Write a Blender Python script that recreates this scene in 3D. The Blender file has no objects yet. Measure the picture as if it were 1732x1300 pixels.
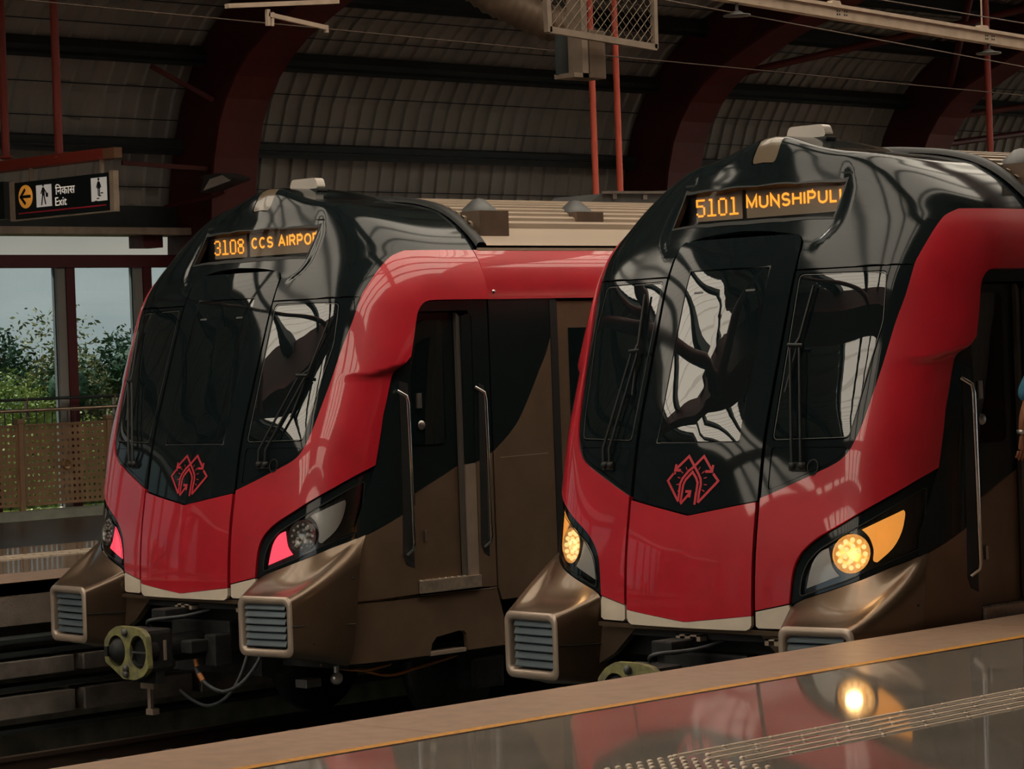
import bpy, bmesh, math, random
import numpy as np
from mathutils import Vector, Matrix
from mathutils.geometry import delaunay_2d_cdt
random.seed(4)
rnd=random.Random(11)
SC=bpy.context.scene
COL=SC.collection
PI=math.pi
# ------------------------------------------------------------------ camera
YAW,PIT,ROL=math.radians(44.47),math.radians(.62),math.radians(-2.04)
CAMZ=2.719
cs,sn=math.cos(YAW),math.sin(YAW); cp,sp=math.cos(PIT),math.sin(PIT); cr,sr=math.cos(ROL),math.sin(ROL)
Rv=Vector((cs,sn,0)); Fh=Vector((-sn,cs,0)); Zv=Vector((0,0,1))
Fv=Fh*cp-Zv*sp; Uv=Fh*sp+Zv*cp
RS=Rv*cr+Uv*sr; US=-Rv*sr+Uv*cr
cd=bpy.data.cameras.new('camera'); cam=bpy.data.objects.new('camera',cd); COL.objects.link(cam)
cam.matrix_world=Matrix.Translation((0,0,CAMZ)) @ Matrix((RS,US,-Fv)).transposed().to_4x4()
cd.sensor_width=36; cd.lens=4766/1732*36; cd.clip_end=800
SC.camera=cam
# ------------------------------------------------------------------ world, sun, exposure
w=bpy.data.worlds.new('sky'); SC.world=w; w.use_nodes=True
nt=w.node_tree; nt.nodes.clear()
out=nt.nodes.new('ShaderNodeOutputWorld'); bg=nt.nodes.new('ShaderNodeBackground')
tc=nt.nodes.new('ShaderNodeTexCoord'); mp=nt.nodes.new('ShaderNodeMapping'); mp.inputs['Scale'].default_value=(1,1,2.6)
nz=nt.nodes.new('ShaderNodeTexNoise'); nz.inputs['Scale'].default_value=2.4; nz.inputs['Detail'].default_value=7; nz.inputs['Roughness'].default_value=.55
rp=nt.nodes.new('ShaderNodeValToRGB')
rp.color_ramp.elements[0].position=.40; rp.color_ramp.elements[0].color=(.40,.49,.53,1)
rp.color_ramp.elements[1].position=.62; rp.color_ramp.elements[1].color=(.95,.91,.84,1)
nt.links.new(tc.outputs['Generated'],mp.inputs['Vector']); nt.links.new(mp.outputs[0],nz.inputs['Vector'])
nt.links.new(nz.outputs['Fac'],rp.inputs[0]); nt.links.new(rp.outputs[0],bg.inputs['Color'])
SKY=1.25
bg.inputs['Strength'].default_value=SKY
nt.links.new(bg.outputs[0],out.inputs['Surface'])
sd=bpy.data.lights.new('sun','SUN'); sd.energy=10.0; sd.angle=math.radians(2.5); sd.color=(1,.93,.82)
so=bpy.data.objects.new('sun',sd); COL.objects.link(so)
so.rotation_euler=Vector((.62,.30,-.95)).to_track_quat('-Z','Y').to_euler()
SC.view_settings.view_transform='Standard'; SC.view_settings.look='None'
SC.view_settings.gamma=1; SC.view_settings.use_curve_mapping=False
SC.view_settings.exposure=0.68
# ------------------------------------------------------------------ materials
def mat(name,col,rough=.5,metal=0,coat=0,spec=.5,noise=0,nscale=6,bump=0,bscale=40,emit=None,es=0,ior=1.5,coatr=.03,col2=None,stretch=None):
    m=bpy.data.materials.new(name); m.use_nodes=True; n=m.node_tree; b=n.nodes['Principled BSDF']
    b.inputs['Base Color'].default_value=(*col,1); b.inputs['Roughness'].default_value=rough
    b.inputs['Metallic'].default_value=metal; b.inputs['Coat Weight'].default_value=coat
    b.inputs['Coat Roughness'].default_value=coatr; b.inputs['Specular IOR Level'].default_value=spec
    b.inputs['IOR'].default_value=ior
    if emit: b.inputs['Emission Color'].default_value=(*emit,1); b.inputs['Emission Strength'].default_value=es
    if noise or bump:
        t=n.nodes.new('ShaderNodeTexCoord'); mpn=n.nodes.new('ShaderNodeMapping')
        n.links.new(t.outputs['Object'],mpn.inputs[0])
        if stretch: mpn.inputs['Scale'].default_value=stretch
    if noise:
        x=n.nodes.new('ShaderNodeTexNoise'); x.inputs['Scale'].default_value=nscale; x.inputs['Detail'].default_value=6
        n.links.new(mpn.outputs[0],x.inputs['Vector'])
        r=n.nodes.new('ShaderNodeValToRGB'); r.color_ramp.elements[0].position=.3; r.color_ramp.elements[1].position=.72
        c2=col2 or tuple(min(1,c*(1+noise)) for c in col)
        r.color_ramp.elements[0].color=(*[c*(1-noise) for c in col],1) if not col2 else (*col,1)
        r.color_ramp.elements[1].color=(*c2,1)
        n.links.new(x.outputs['Fac'],r.inputs[0]); n.links.new(r.outputs[0],b.inputs['Base Color'])
    if bump:
        y=n.nodes.new('ShaderNodeTexNoise'); y.inputs['Scale'].default_value=bscale; y.inputs['Detail'].default_value=4
        n.links.new(mpn.outputs[0],y.inputs['Vector'])
        bp=n.nodes.new('ShaderNodeBump'); bp.inputs['Strength'].default_value=bump; bp.inputs['Distance'].default_value=.01
        n.links.new(y.outputs['Fac'],bp.inputs['Height']); n.links.new(bp.outputs[0],b.inputs['Normal'])
    return m
def glassy(name,tint,ior=1.5,rough=0.,facmin=.0):
    m=bpy.data.materials.new(name); m.use_nodes=True; n=m.node_tree; n.nodes.clear()
    o=n.nodes.new('ShaderNodeOutputMaterial'); mx=n.nodes.new('ShaderNodeMixShader'); tr=n.nodes.new('ShaderNodeBsdfTransparent')
    g=n.nodes.new('ShaderNodeBsdfGlossy'); f=n.nodes.new('ShaderNodeFresnel'); f.inputs['IOR'].default_value=ior
    tr.inputs[0].default_value=(*tint,1); g.inputs['Roughness'].default_value=rough
    n.links.new(f.outputs[0],mx.inputs[0]); n.links.new(tr.outputs[0],mx.inputs[1]); n.links.new(g.outputs[0],mx.inputs[2]); n.links.new(mx.outputs[0],o.inputs[0])
    return m
def emat(name,col,s):
    m=bpy.data.materials.new(name); m.use_nodes=True; n=m.node_tree; n.nodes.clear()
    o=n.nodes.new('ShaderNodeOutputMaterial'); e=n.nodes.new('ShaderNodeEmission'); e.inputs[0].default_value=(*col,1); e.inputs[1].default_value=s
    n.links.new(e.outputs[0],o.inputs[0]); return m
M={}
M['red']=mat('red_paint',(.50,.012,.026),.36,.0,1,.4,noise=.10,nscale=3)
M['black']=mat('black_gloss',(.008,.0125,.0135),.05,0,.0,.28,ior=1.5)
M['cap']=mat('black_cap_paint',(.008,.0125,.0135),.10,0,0,.32)
M['blackside']=mat('black_side_paint',(.009,.0145,.0155),.22,0,.0,.3)
M['window']=mat('tinted_glass',(.006,.011,.012),.0,0,.0,.5,ior=1.78)
M['rubber']=mat('rubber',(.010,.011,.011),.55)
M['cavity']=mat('dark_cavity',(.006,.007,.007),.8)
M['bronze']=mat('bronze_paint',(.155,.105,.068),.36,.72,.45,.5,noise=.10,nscale=4,coatr=.12)
M['bronzed']=mat('bronze_side_paint',(.19,.125,.082),.42,.45,.2,.5,noise=.16,nscale=3,coatr=.2)
M['bronzel']=mat('bronze_frame_paint',(.42,.33,.26),.38,.45,.3,noise=.08)
M['cream']=mat('cream_trim',(.70,.60,.48),.45,0,.3,noise=.06)
M['steel']=mat('brushed_steel',(.46,.44,.41),.32,.9,noise=.12,nscale=12)
M['roofsteel']=mat('ribbed_steel',(.40,.31,.23),.5,.15,noise=.14,nscale=2,stretch=(1,.2,1))
M['slat']=mat('blue_grey_slat',(.15,.19,.215),.22,.5,.4)
M['darkiron']=mat('dark_iron',(.02,.021,.021),.6,.3,noise=.4,nscale=14,bump=.2)
M['couply']=mat('coupler_yellow',(.30,.29,.10),.6,.1,noise=.5,nscale=16,bump=.35,col2=(.13,.12,.08))
M['chrome']=mat('chrome',(.6,.58,.55),.12,1)
M['logo']=mat('logo_red',(.55,.03,.05),.4,0,.5)
M['white']=mat('white_plastic',(.62,.56,.50),.45,noise=.05)
M['greyp']=mat('grey_part',(.10,.10,.10),.5,.4,noise=.2)
M['hose']=mat('hose_rubber',(.05,.055,.06),.45)
M['orangep']=mat('orange_fitting',(.45,.16,.04),.5)
M['amberled']=emat('amber_led',(1.,.33,.035),1.05)
M['display']=mat('display_panel',(.36,.27,.19),.6,noise=.06,nscale=3)
M['displayd']=mat('display_surround',(.012,.013,.013),.5)
M['ambglow']=mat('amber_indicator',(.85,.38,.08),.35,emit=(1,.40,.07),es=.40,noise=.1,nscale=18)
M['redglow']=mat('red_marker_lamp',(.8,.05,.08),.35,emit=(1,.06,.10),es=.85)
M['lampoff']=mat('unlit_lamp_reflector',(.68,.65,.61),.35,.1,.6)
M['bowl']=mat('lamp_bowl',(.26,.25,.23),.25,.6,.6)
M['bowlw']=mat('lamp_bowl_lit',(.55,.35,.14),.3,.4,.4,emit=(1,.45,.12),es=.08)
M['led']=emat('warm_led',(1.,.58,.20),.95)
M['clear']=glassy('clear_lens',(.93,.94,.94),1.45)
M['signglass']=glassy('sign_glass',(.85,.85,.85),1.12)
M['concrete']=mat('concrete',(.25,.20,.165),.85,noise=.25,nscale=5,bump=.5,bscale=60)
M['concreted']=mat('dark_concrete',(.22,.19,.165),.9,noise=.45,nscale=4,bump=.4,bscale=30)
M['coping']=mat('coping_granite',(.36,.235,.165),.42,0,.0,.4,noise=.12,nscale=9,bump=.12,bscale=120)
M['yellow']=mat('yellow_line_paint',(.62,.27,.03),.5,noise=.25,nscale=30)
M['track']=mat('track_bed',(.03,.038,.038),.95,noise=.4,nscale=8,bump=.5,bscale=40)
M['railst']=mat('rail_steel',(.10,.07,.055),.45,.7)
M['arch']=mat('dark_red_steel',(.07,.008,.008),.55,noise=.2,nscale=2)
M['archd']=mat('near_black_steel',(.028,.036,.037),.6,noise=.2)
M['redpole']=mat('red_pole_paint',(.78,.13,.075),.4)
M['sheet']=mat('roof_sheet',(.40,.375,.34),.62,.1,noise=.15,nscale=1.2,bump=.15,bscale=10)
M['skyl']=bpy.data.materials.new('translucent_sheet'); M['skyl'].use_nodes=True
_n=M['skyl'].node_tree; _n.nodes.clear(); _o=_n.nodes.new('ShaderNodeOutputMaterial'); _t=_n.nodes.new('ShaderNodeBsdfTranslucent'); _d=_n.nodes.new('ShaderNodeBsdfDiffuse'); _m=_n.nodes.new('ShaderNodeMixShader'); _m.inputs[0].default_value=.18
_t.inputs[0].default_value=(.80,.74,.66,1); _d.inputs[0].default_value=(.6,.52,.44,1)
_n.links.new(_t.outputs[0],_m.inputs[1]); _n.links.new(_d.outputs[0],_m.inputs[2]); _n.links.new(_m.outputs[0],_o.inputs[0])
M['tanpaint']=mat('tan_painted_steel',(.42,.32,.24),.5,noise=.15,nscale=8)
M['signblk']=mat('sign_black',(.006,.012,.014),.35)
M['signwht']=mat('sign_white',(.72,.66,.58),.5,emit=(1,.93,.84),es=.12)
M['signorg']=mat('sign_orange',(.85,.33,.04),.5,emit=(1,.4,.05),es=.15)
M['signred']=mat('sign_red_line',(.5,.02,.05),.5)
M['bronzefence']=mat('bronze_fence',(.36,.22,.125),.42,.35,noise=.15,nscale=6)
M['brass']=mat('polished_rail',(.55,.42,.30),.25,.8)
M['medal']=mat('medallion',(.34,.20,.10),.4,.6)
M['winglass']=glassy('wall_glass',(.42,.47,.48),1.45)
M['frost']=mat('frosted_panel',(.7,.68,.64),.5)
M['frost'].node_tree.nodes['Principled BSDF'].inputs['Transmission Weight'].default_value=.0
M['mull']=mat('mullion_grey',(.30,.29,.27),.5)
M['leafd']=mat('leaf_dark',(.035,.085,.03),.6,noise=.6,nscale=1.2)
M['leafl']=mat('leaf_light',(.20,.30,.05),.55,noise=.5,nscale=1.5,col2=(.45,.42,.10))
M['leafm']=mat('leaf_mid',(.10,.15,.045),.55,noise=.5,nscale=1.5,col2=(.36,.28,.11))
M['bark']=mat('bark',(.06,.045,.03),.9)
M['ground']=mat('ground',(.05,.07,.03),1,noise=.4,nscale=.2)
M['shirt']=mat('blue_shirt',(.03,.14,.22),.85,bump=.2,bscale=60)
M['trous']=mat('tan_trousers',(.50,.20,.075),.85,bump=.2,bscale=60)
M['skin']=mat('skin',(.26,.10,.05),.55)
M['hair']=mat('hair',(.008,.007,.006),.6)
M['shoe']=mat('shoe',(.02,.015,.012),.5)
# polished platform granite
def granite(name,c1,c2,rough):
    m=mat(name,c1,rough,0,.0,.5,noise=1,nscale=3,col2=c2,ior=1.6,bump=.006,bscale=2.2); return m
M['granite']=granite('polished_granite',(.19,.165,.14),(.28,.24,.205),.055)
M['granite'].node_tree.nodes['Principled BSDF'].inputs['Specular IOR Level'].default_value=1.0
M['granited']=granite('dark_granite',(.010,.010,.010),(.03,.02,.014),.35)
M['granited'].node_tree.nodes['Principled BSDF'].inputs['Specular IOR Level'].default_value=.15
# ------------------------------------------------------------------ object helpers
def link(name,me,m=None,parent=None,loc=None):
    o=bpy.data.objects.new(name,me); COL.objects.link(o)
    if m is not None and not me.materials: me.materials.append(m)
    if parent: o.parent=parent
    if loc: o.location=loc
    return o
def tag(o,label=None,cat=None,group=None,kind=None):
    if label:o['label']=label
    if cat:o['category']=cat
    if group:o['group']=group
    if kind:o['kind']=kind
    return o
def empty(name,loc,label,cat,group=None,rz=0):
    o=bpy.data.objects.new(name,None); COL.objects.link(o); o.location=loc; o.rotation_euler=(0,0,rz); o.empty_display_size=.2
    return tag(o,label,cat,group)
class MB:
    def __init__(s): s.v=[];s.f=[];s.sm=[]
    def add(s,vs,fs,smooth=False):
        k=len(s.v); s.v+= [tuple(map(float,a)) for a in vs]; s.f+=[tuple(k+i for i in f) for f in fs]; s.sm+=[smooth]*len(fs); return s
    def box(s,x0,x1,y0,y1,z0,z1,bev=0):
        if bev:
            b=bmesh.new(); bmesh.ops.create_cube(b,size=1)
            for v in b.verts: v.co=Vector(((x0+x1)/2+v.co.x*(x1-x0),(y0+y1)/2+v.co.y*(y1-y0),(z0+z1)/2+v.co.z*(z1-z0)))
            bmesh.ops.bevel(b,geom=b.edges[:],offset=bev,segments=2,affect='EDGES',profile=.6)
            b.verts.index_update(); s.add([v.co for v in b.verts],[[v.index for v in f.verts] for f in b.faces]); b.free(); return s
        vs=[(x,y,z) for z in(z0,z1) for y in(y0,y1) for x in(x0,x1)]
        return s.add(vs,[(0,2,3,1),(4,5,7,6),(0,1,5,4),(2,6,7,3),(0,4,6,2),(1,3,7,5)])
    def tube(s,pts,r,n=8,cap=True,smooth=True):
        P=[Vector(p) for p in pts]; R=r if isinstance(r,(list,tuple)) else [r]*len(P)
        up=None; rings=[]
        for i,p in enumerate(P):
            d=(P[min(i+1,len(P)-1)]-P[max(i-1,0)])
            if d.length<1e-9:d=Vector((0,0,1))
            d.normalize()
            if up is None: up=Vector((0,0,1)) if abs(d.z)<.9 else Vector((1,0,0))
            a=d.cross(up); 
            if a.length<1e-4: a=d.cross(Vector((1,.3,0)))
            a.normalize(); b=d.cross(a).normalized(); up=-b if False else up
            rings.append([p+(a*math.cos(2*PI*k/n)+b*math.sin(2*PI*k/n))*R[i] for k in range(n)])
        vs=[q for r_ in rings for q in r_]; fs=[]
        for i in range(len(P)-1):
            for k in range(n): fs.append((i*n+k,i*n+(k+1)%n,(i+1)*n+(k+1)%n,(i+1)*n+k))
        s.add(vs,fs,smooth)
        if cap: s.add(rings[0],[tuple(range(n))]); s.add(rings[-1],[tuple(reversed(range(n)))])
        return s
    def bar(s,a,b,wd,ht,up=(0,0,1)):
        a=Vector(a);b=Vector(b);d=(b-a).normalized();u=Vector(up);x=d.cross(u)
        if x.length<1e-4:x=d.cross(Vector((1,0,0)))
        x.normalize();y=x.cross(d).normalized();x*=wd/2;y*=ht/2
        vs=[p+i*x+j*y for p in(a,b) for i,j in((-1,-1),(1,-1),(1,1),(-1,1))]
        return s.add(vs,[(3,2,1,0),(4,5,6,7),(0,1,5,4),(1,2,6,5),(2,3,7,6),(3,0,4,7)])
    def prism(s,poly,f,d0,d1):
        # poly 2D, f(u,v,d)->3D
        n=len(poly); a=[f(u,v,d0) for u,v in poly]; b=[f(u,v,d1) for u,v in poly]
        return s.add(a+b,[tuple(range(n)),tuple(reversed(range(n,2*n)))]+[(i,i+n,(i+1)%n+n,(i+1)%n) for i in range(n)])
    def lathe(s,prof,c=(0,0,0),ax='z',n=24,smooth=True):
        vs=[];c=Vector(c)
        for r,h in prof:
            for k in range(n):
                a=2*PI*k/n; p=(r*math.cos(a),r*math.sin(a),h)
                if ax=='y':p=(p[0],p[2],p[1])
                if ax=='x':p=(p[2],p[0],p[1])
                vs.append(c+Vector(p))
        fs=[(i*n+k,i*n+(k+1)%n,(i+1)*n+(k+1)%n,(i+1)*n+k) for i in range(len(prof)-1) for k in range(n)]
        return s.add(vs,fs,smooth)
    def ball(s,c,r,n=8,sq=(1,1,1)):
        prof=[(math.sin(PI*i/n)*r,-math.cos(PI*i/n)*r) for i in range(n+1)]
        k=len(s.v); s.lathe(prof,(0,0,0),'z',2*n); 
        for i in range(k,len(s.v)): v=s.v[i]; s.v[i]=(c[0]+v[0]*sq[0],c[1]+v[1]*sq[1],c[2]+v[2]*sq[2])
        return s
    def mesh(s,name,m=None,fix=True):
        me=bpy.data.meshes.new(name); me.from_pydata(s.v,[],s.f); me.polygons.foreach_set('use_smooth',s.sm)
        if fix:
            b=bmesh.new(); b.from_mesh(me); bmesh.ops.remove_doubles(b,verts=b.verts,dist=1e-6) if False else None
            bmesh.ops.recalc_face_normals(b,faces=b.faces); b.to_mesh(me); b.free()
        if m: me.materials.append(m)
        me.update(); return me
    def obj(s,name,m,parent=None,**k): return link(name,s.mesh(name,m),None,parent,**k)
# ------------------------------------------------------------------ nose surface of the trains (plan curve, profile)
def _pchip(xs,ys,xq):
    xs=np.array(xs,float);ys=np.array(ys,float);h=np.diff(xs);d=np.diff(ys)/h
    m=np.zeros(len(xs));m[0]=d[0];m[-1]=d[-1]
    for i in range(1,len(xs)-1):
        if d[i-1]*d[i]>0:
            w1=2*h[i]+h[i-1];w2=h[i]+2*h[i-1];m[i]=(w1+w2)/(w1/d[i-1]+w2/d[i])
    i=np.clip(np.searchsorted(xs,xq)-1,0,len(h)-1);t=(xq-xs[i])/h[i]
    return ((2*t**3-3*t**2+1)*ys[i]+(t**3-2*t**2+t)*h[i]*m[i]+(-2*t**3+3*t**2)*ys[i+1]+(t**3-t**2)*h[i]*m[i+1])
def _smooth(v,n):
    k=np.hanning(2*n+3)[1:-1];k/=k.sum()
    a=np.concatenate([2*v[0]-v[n:0:-1],v,2*v[-1]-v[-2:-n-2:-1]]);return np.convolve(a,k,'valid')
_P=[(0,0),(.25,.008),(.5,.034),(.74,.073),(.95,.110),(1.116,.15),(1.22,.20),(1.31,.275),(1.38,.385),(1.425,.52),(1.446,.68),(1.45,.90),(1.45,1.5),(1.45,3.2)]
_a=np.array(_P);_t=np.concatenate([[0],np.cumsum(np.hypot(*np.diff(_a,axis=0).T))])
_s=np.linspace(0,_t[-1],1200)
_x=_pchip(_t,_a[:,0],_s);_y=_pchip(_t,_a[:,1],_s)
_y=_smooth(_smooth(_y,34),34);_x=_smooth(_smooth(_x,34),34);_y-=_y[0];_x-=_x[0]
_ar=np.concatenate([[0],np.cumsum(np.hypot(np.diff(_x),np.diff(_y)))])
_x*=1.45/_x[-1]
_zt=np.linspace(.5,4.2,740)
_yc=_pchip([.5,1.1,1.45,1.737,1.95,2.16,2.5,2.85,3.175,3.35,3.5,3.69,3.8,4.0,4.2],[.0,.0,.02,.066,.106,.150,.262,.380,.496,.590,.690,.79,.846,.96,1.08],_zt)
_yc=_smooth(_smooth(_yc,34),34)
_W=_pchip([.5,2.9,3.1,3.2,3.3,3.4,3.48,3.53,3.58,3.736,3.81,3.9,4.2],[1.45,1.45,1.448,1.44,1.42,1.38,1.325,1.29,1.25,1.08,.98,.93,.9],_zt);_W=_smooth(_W,8)
def cx(s): return np.sign(s)*np.interp(np.abs(s),_ar,_x)
def cy(s): return np.interp(np.abs(s),_ar,_y)
def yc(z): return np.interp(z,_zt,_yc)
def Wd(z): return np.interp(z,_zt,_W)
def bul(x): return np.interp(np.abs(x),_x,_y,right=9)
_xm=np.maximum.accumulate(_x+np.linspace(0,1e-6,len(_x)))
def bul(x):
    x=np.abs(x); return np.where(x<1.4499,np.interp(x,_xm,_y),.95+(x-1.45)*60)
def sst(t): t=np.clip(t,0,1);return t*t*(3-2*t)
def fair(s,z):
    a=np.abs(s);zc=2.60+.11*np.clip((a-1.45)/.4,0,1)
    return .070*sst((a-1.22)/.46)*sst((z-zc)/.045+.5)*(1-sst((z-zc)/.80))
def surfS(off=0.,f=False,sg=1):
    def F(s,z):
        s=np.asarray(s,float);z=np.asarray(z,float)
        x=cx(s)*Wd(z)/1.45;y=yc(z)+cy(s);e=.012
        tx=(cx(s+e)-cx(s-e));ty=(cy(s+e)-cy(s-e))*1.0
        # even-symmetric plan: derivative of y changes sign for s<0
        nx,ny=ty,-tx;l=np.hypot(nx,ny)+1e-12;nx=nx/l;ny=ny/l
        o=off+(fair(s,z) if f else 0)
        return np.stack([(x+nx*o)*sg,y+ny*o,z],-1)
    return F
def surfSide(off=0.,sg=1):
    # side wall, coordinates (y,z)
    def F(y,z):
        y=np.asarray(y,float);z=np.asarray(z,float);s=y2s(y,z)
        x=cx(s)*Wd(z)/1.45
        return np.stack([(x+off)*sg,y,z],-1)
    return F
_yy=_y+np.linspace(0,1e-7,len(_y))
def y2s(y,z): 
    d=np.asarray(y)-yc(z); return np.where(d<_yy[-1],np.interp(d,_yy,_ar),_ar[-1])
GX=[3.1,3.2,3.32,3.37,3.44,3.52,3.64,3.74,3.8,4.2];GV=[.56,.58,.61,.67,.70,.70,.69,.64,.60,.5]
def capz(x,y,groove=True):
    x=np.asarray(x,float);y=np.asarray(y,float)
    lo=np.full(np.broadcast(x,y).shape,3.0);hi=np.full(lo.shape,4.2)
    for _ in range(26):
        m=(lo+hi)/2;g=yc(m)+bul(1.45*x/Wd(m))-y
        up=g<0;lo=np.where(up,m,lo);hi=np.where(up,hi,m)
    zg=(lo+hi)/2
    ax=np.abs(x)
    r=np.interp(ax,_rx,_rz)
    r=r+.105*np.exp(-(x/.30)**2)*(1-.8*sst((y-1.45)/.9))
    k=.07;h=np.clip(.5+.5*(r-zg)/k,0,1);H=r*(1-h)+zg*h-k*h*(1-h)
    if groove:
        gx=np.interp(H,GX,GV)
        H=H-.022*sst((gx+.02-ax)/.075)*sst((3.84-H)/.10)*sst((H-3.24)/.12)
    return H
_rx=np.linspace(0,1.5,300)
_rz=_smooth(_pchip([0,.3,.49,.64,.87,1.03,1.25,1.33,1.5],[3.90,3.89,3.874,3.858,3.81,3.745,3.59,3.51,3.3],_rx),10)
def roofz(x): return np.interp(np.abs(x),_rx,_rz)
def surfCap(off=0.,sg=1,groove=True):
    def F(x,y):
        x=np.asarray(x,float);y=np.asarray(y,float);z=capz(x,y,groove)
        if off:
            e=.01;nx=-(capz(x+e,y,groove)-capz(x-e,y,groove))/(2*e);ny=-(capz(x,y+e,groove)-capz(x,y-e,groove))/(2*e);l=np.sqrt(nx*nx+ny*ny+1)
            return np.stack([(x+nx/l*off)*sg,y+ny/l*off,z+off/l],-1)
        return np.stack([x*sg,y,z],-1)
    return F
def y_at(x,z): return float(yc(z)+bul(1.45*abs(x)/float(Wd(z))))
def plane_xz(y0,sl=0.,x0=0,z0=0):
    return lambda x,z: np.stack([np.asarray(x,float),np.asarray(y0+sl*(np.asarray(z,float)-z0),float)+0*np.asarray(x,float),np.asarray(z,float)],-1)
# ------------------------------------------------------------------ panel builder: 2D outline -> curved sheet with returned edges
def inpoly(px,py,poly):
    n=len(poly);c=np.zeros(len(px),bool);j=n-1
    for i in range(n):
        xi,yi=poly[i];xj,yj=poly[j]
        if yi!=yj:
            k=((yi>py)!=(yj>py))&(px<(xj-xi)*(py-yi)/(yj-yi)+xi);c^=k
        j=i
    return c
def resamp(poly,h):
    o=[]
    for i in range(len(poly)):
        a=poly[i];b=poly[(i+1)%len(poly)];d=math.hypot(b[0]-a[0],b[1]-a[1]);n=max(1,int(math.ceil(d/h)))
        for k in range(n): o.append((a[0]+(b[0]-a[0])*k/n,a[1]+(b[1]-a[1])*k/n))
    return o
def curve(pts,closed=True,n=5,corners=()):
    # Catmull-Rom through points; indices in corners stay sharp
    N=len(pts);o=[];P=[Vector((p[0],p[1])) for p in pts]
    for i in range(N if closed else N-1):
        p1=P[i];p2=P[(i+1)%N];p0=P[(i-1)%N] if (closed or i>0) else p1;p3=P[(i+2)%N] if (closed or i+2<N) else p2
        if i in corners:p0=p1
        if (i+1)%N in corners:p3=p2
        m=n if (i not in corners or (i+1)%N not in corners) else 1
        for k in range(m):
            t=k/m
            q=.5*((2*p1)+(p2-p0)*t+(2*p0-5*p1+4*p2-p3)*t*t+(3*p1-p0-3*p2+p3)*t**3)
            o.append((q.x,q.y))
    if not closed:o.append(tuple(P[-1]))
    return o
def rrect(x0,x1,y0,y1,r,n=4):
    o=[]
    for cx_,cy_,a in((x1-r,y1-r,0),(x0+r,y1-r,90),(x0+r,y0+r,180),(x1-r,y0+r,270)):
        for k in range(n+1):
            t=math.radians(a+90*k/n);o.append((cx_+r*math.cos(t),cy_+r*math.sin(t)))
    return o
def roundpoly(poly,r,n=3):
    o=[];N=len(poly)
    for i in range(N):
        p=Vector(poly[i]);a=Vector(poly[i-1])-p;b=Vector(poly[(i+1)%N])-p
        ra=min(r,a.length*.45);rb=min(r,b.length*.45);A=p+a.normalized()*ra;B=p+b.normalized()*rb
        for k in range(n+1):
            t=k/n;q=A*(1-t)**2+p*2*t*(1-t)+B*t*t;o.append((q.x,q.y))
    return o
CACHE={}
def panel_mesh(key,poly,F,m,h=.06,thick=.02,holes=(),out=None,ne=.022):
    if key in CACHE:return CACHE[key]
    loops=[resamp(poly,h)]+[resamp(q,h) for q in holes]
    V=[];E=[]
    for L in loops:
        k=len(V);V+=L;E+=[(k+i,k+(i+1)%len(L)) for i in range(len(L))]
    nb=len(V)
    a=np.array(loops[0]);x0,y0=a.min(0);x1,y1=a.max(0)
    gx,gy=np.meshgrid(np.arange(x0+h*.4,x1,h),np.arange(y0+h*.4,y1,h));gx[1::2]+=h/2;gx=gx.ravel();gy=gy.ravel()
    ok=inpoly(gx,gy,loops[0])
    for L in loops[1:]: ok&=~inpoly(gx,gy,L)
    gx=gx[ok];gy=gy[ok]
    B=np.array(V)
    if len(gx):
        d=np.min((gx[:,None]-B[None,:,0])**2+(gy[:,None]-B[None,:,1])**2,1);ok=d>(h*.45)**2;gx=gx[ok];gy=gy[ok]
    V2=[Vector(v) for v in V]+[Vector((float(p),float(q))) for p,q in zip(gx,gy)]
    vo,eo,fo,ov,oe,of=delaunay_2d_cdt(V2,E,[],0,1e-7)
    vv=np.array([(v.x,v.y) for v in vo]);F3=[f for f in fo if len(f)==3]
    ce=np.array([vv[list(f)].mean(0) for f in F3]);ok=inpoly(ce[:,0],ce[:,1],loops[0])
    for L in loops[1:]: ok&=~inpoly(ce[:,0],ce[:,1],L)
    F3=[tuple(f) for f,k in zip(F3,ok) if k]
    P=F(vv[:,0],vv[:,1]);e=ne
    du=F(vv[:,0]+e,vv[:,1])-F(vv[:,0]-e,vv[:,1]);dv=F(vv[:,0],vv[:,1]+e)-F(vv[:,0],vv[:,1]-e)
    N=np.cross(du,dv);N/=np.linalg.norm(N,axis=1)[:,None]+1e-12
    ref=out if out is not None else None
    if ref is None: R_=np.stack([P[:,0],P[:,1]-2.6,(P[:,2]-2.2)*.6],-1)
    else: R_=np.tile(np.array(ref,float),(len(P),1))
    sgn=np.sign((N*R_).sum(1));sgn[sgn==0]=1;N*=sgn[:,None]
    # orient faces
    fs=[]
    for f in F3:
        g=np.cross(P[f[1]]-P[f[0]],P[f[2]]-P[f[0]])
        fs.append(f if g@(N[f[0]]+N[f[1]]+N[f[2]])>0 else f[::-1])
    # boundary edges
    cnt={}
    for f in fs:
        for i in range(3):
            k=(f[i],f[(i+1)%3]);cnt[k]=1
    bd=[k for k in cnt if (k[1],k[0]) not in cnt]
    verts=[tuple(p) for p in P];nor=[tuple(n) for n in N];n0=len(verts)
    faces=list(fs)
    if thick:
        mp_={}
        for a_,b_ in bd:
            q=[]
            for i in(a_,b_):
                verts.append(tuple(P[i]));verts.append(tuple(P[i]-N[i]*thick));nor+= [(0,0,0),(0,0,0)];q.append(len(verts)-2)
            faces.append((q[1],q[0],q[0]+1,q[1]+1))
    me=bpy.data.meshes.new(key);me.from_pydata(verts,[],faces)
    me.polygons.foreach_set('use_smooth',[True]*len(fs)+[False]*(len(faces)-len(fs)))
    me.materials.append(m);me.update()
    me.normals_split_custom_set_from_vertices(nor)
    CACHE[key]=me;return me
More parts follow.
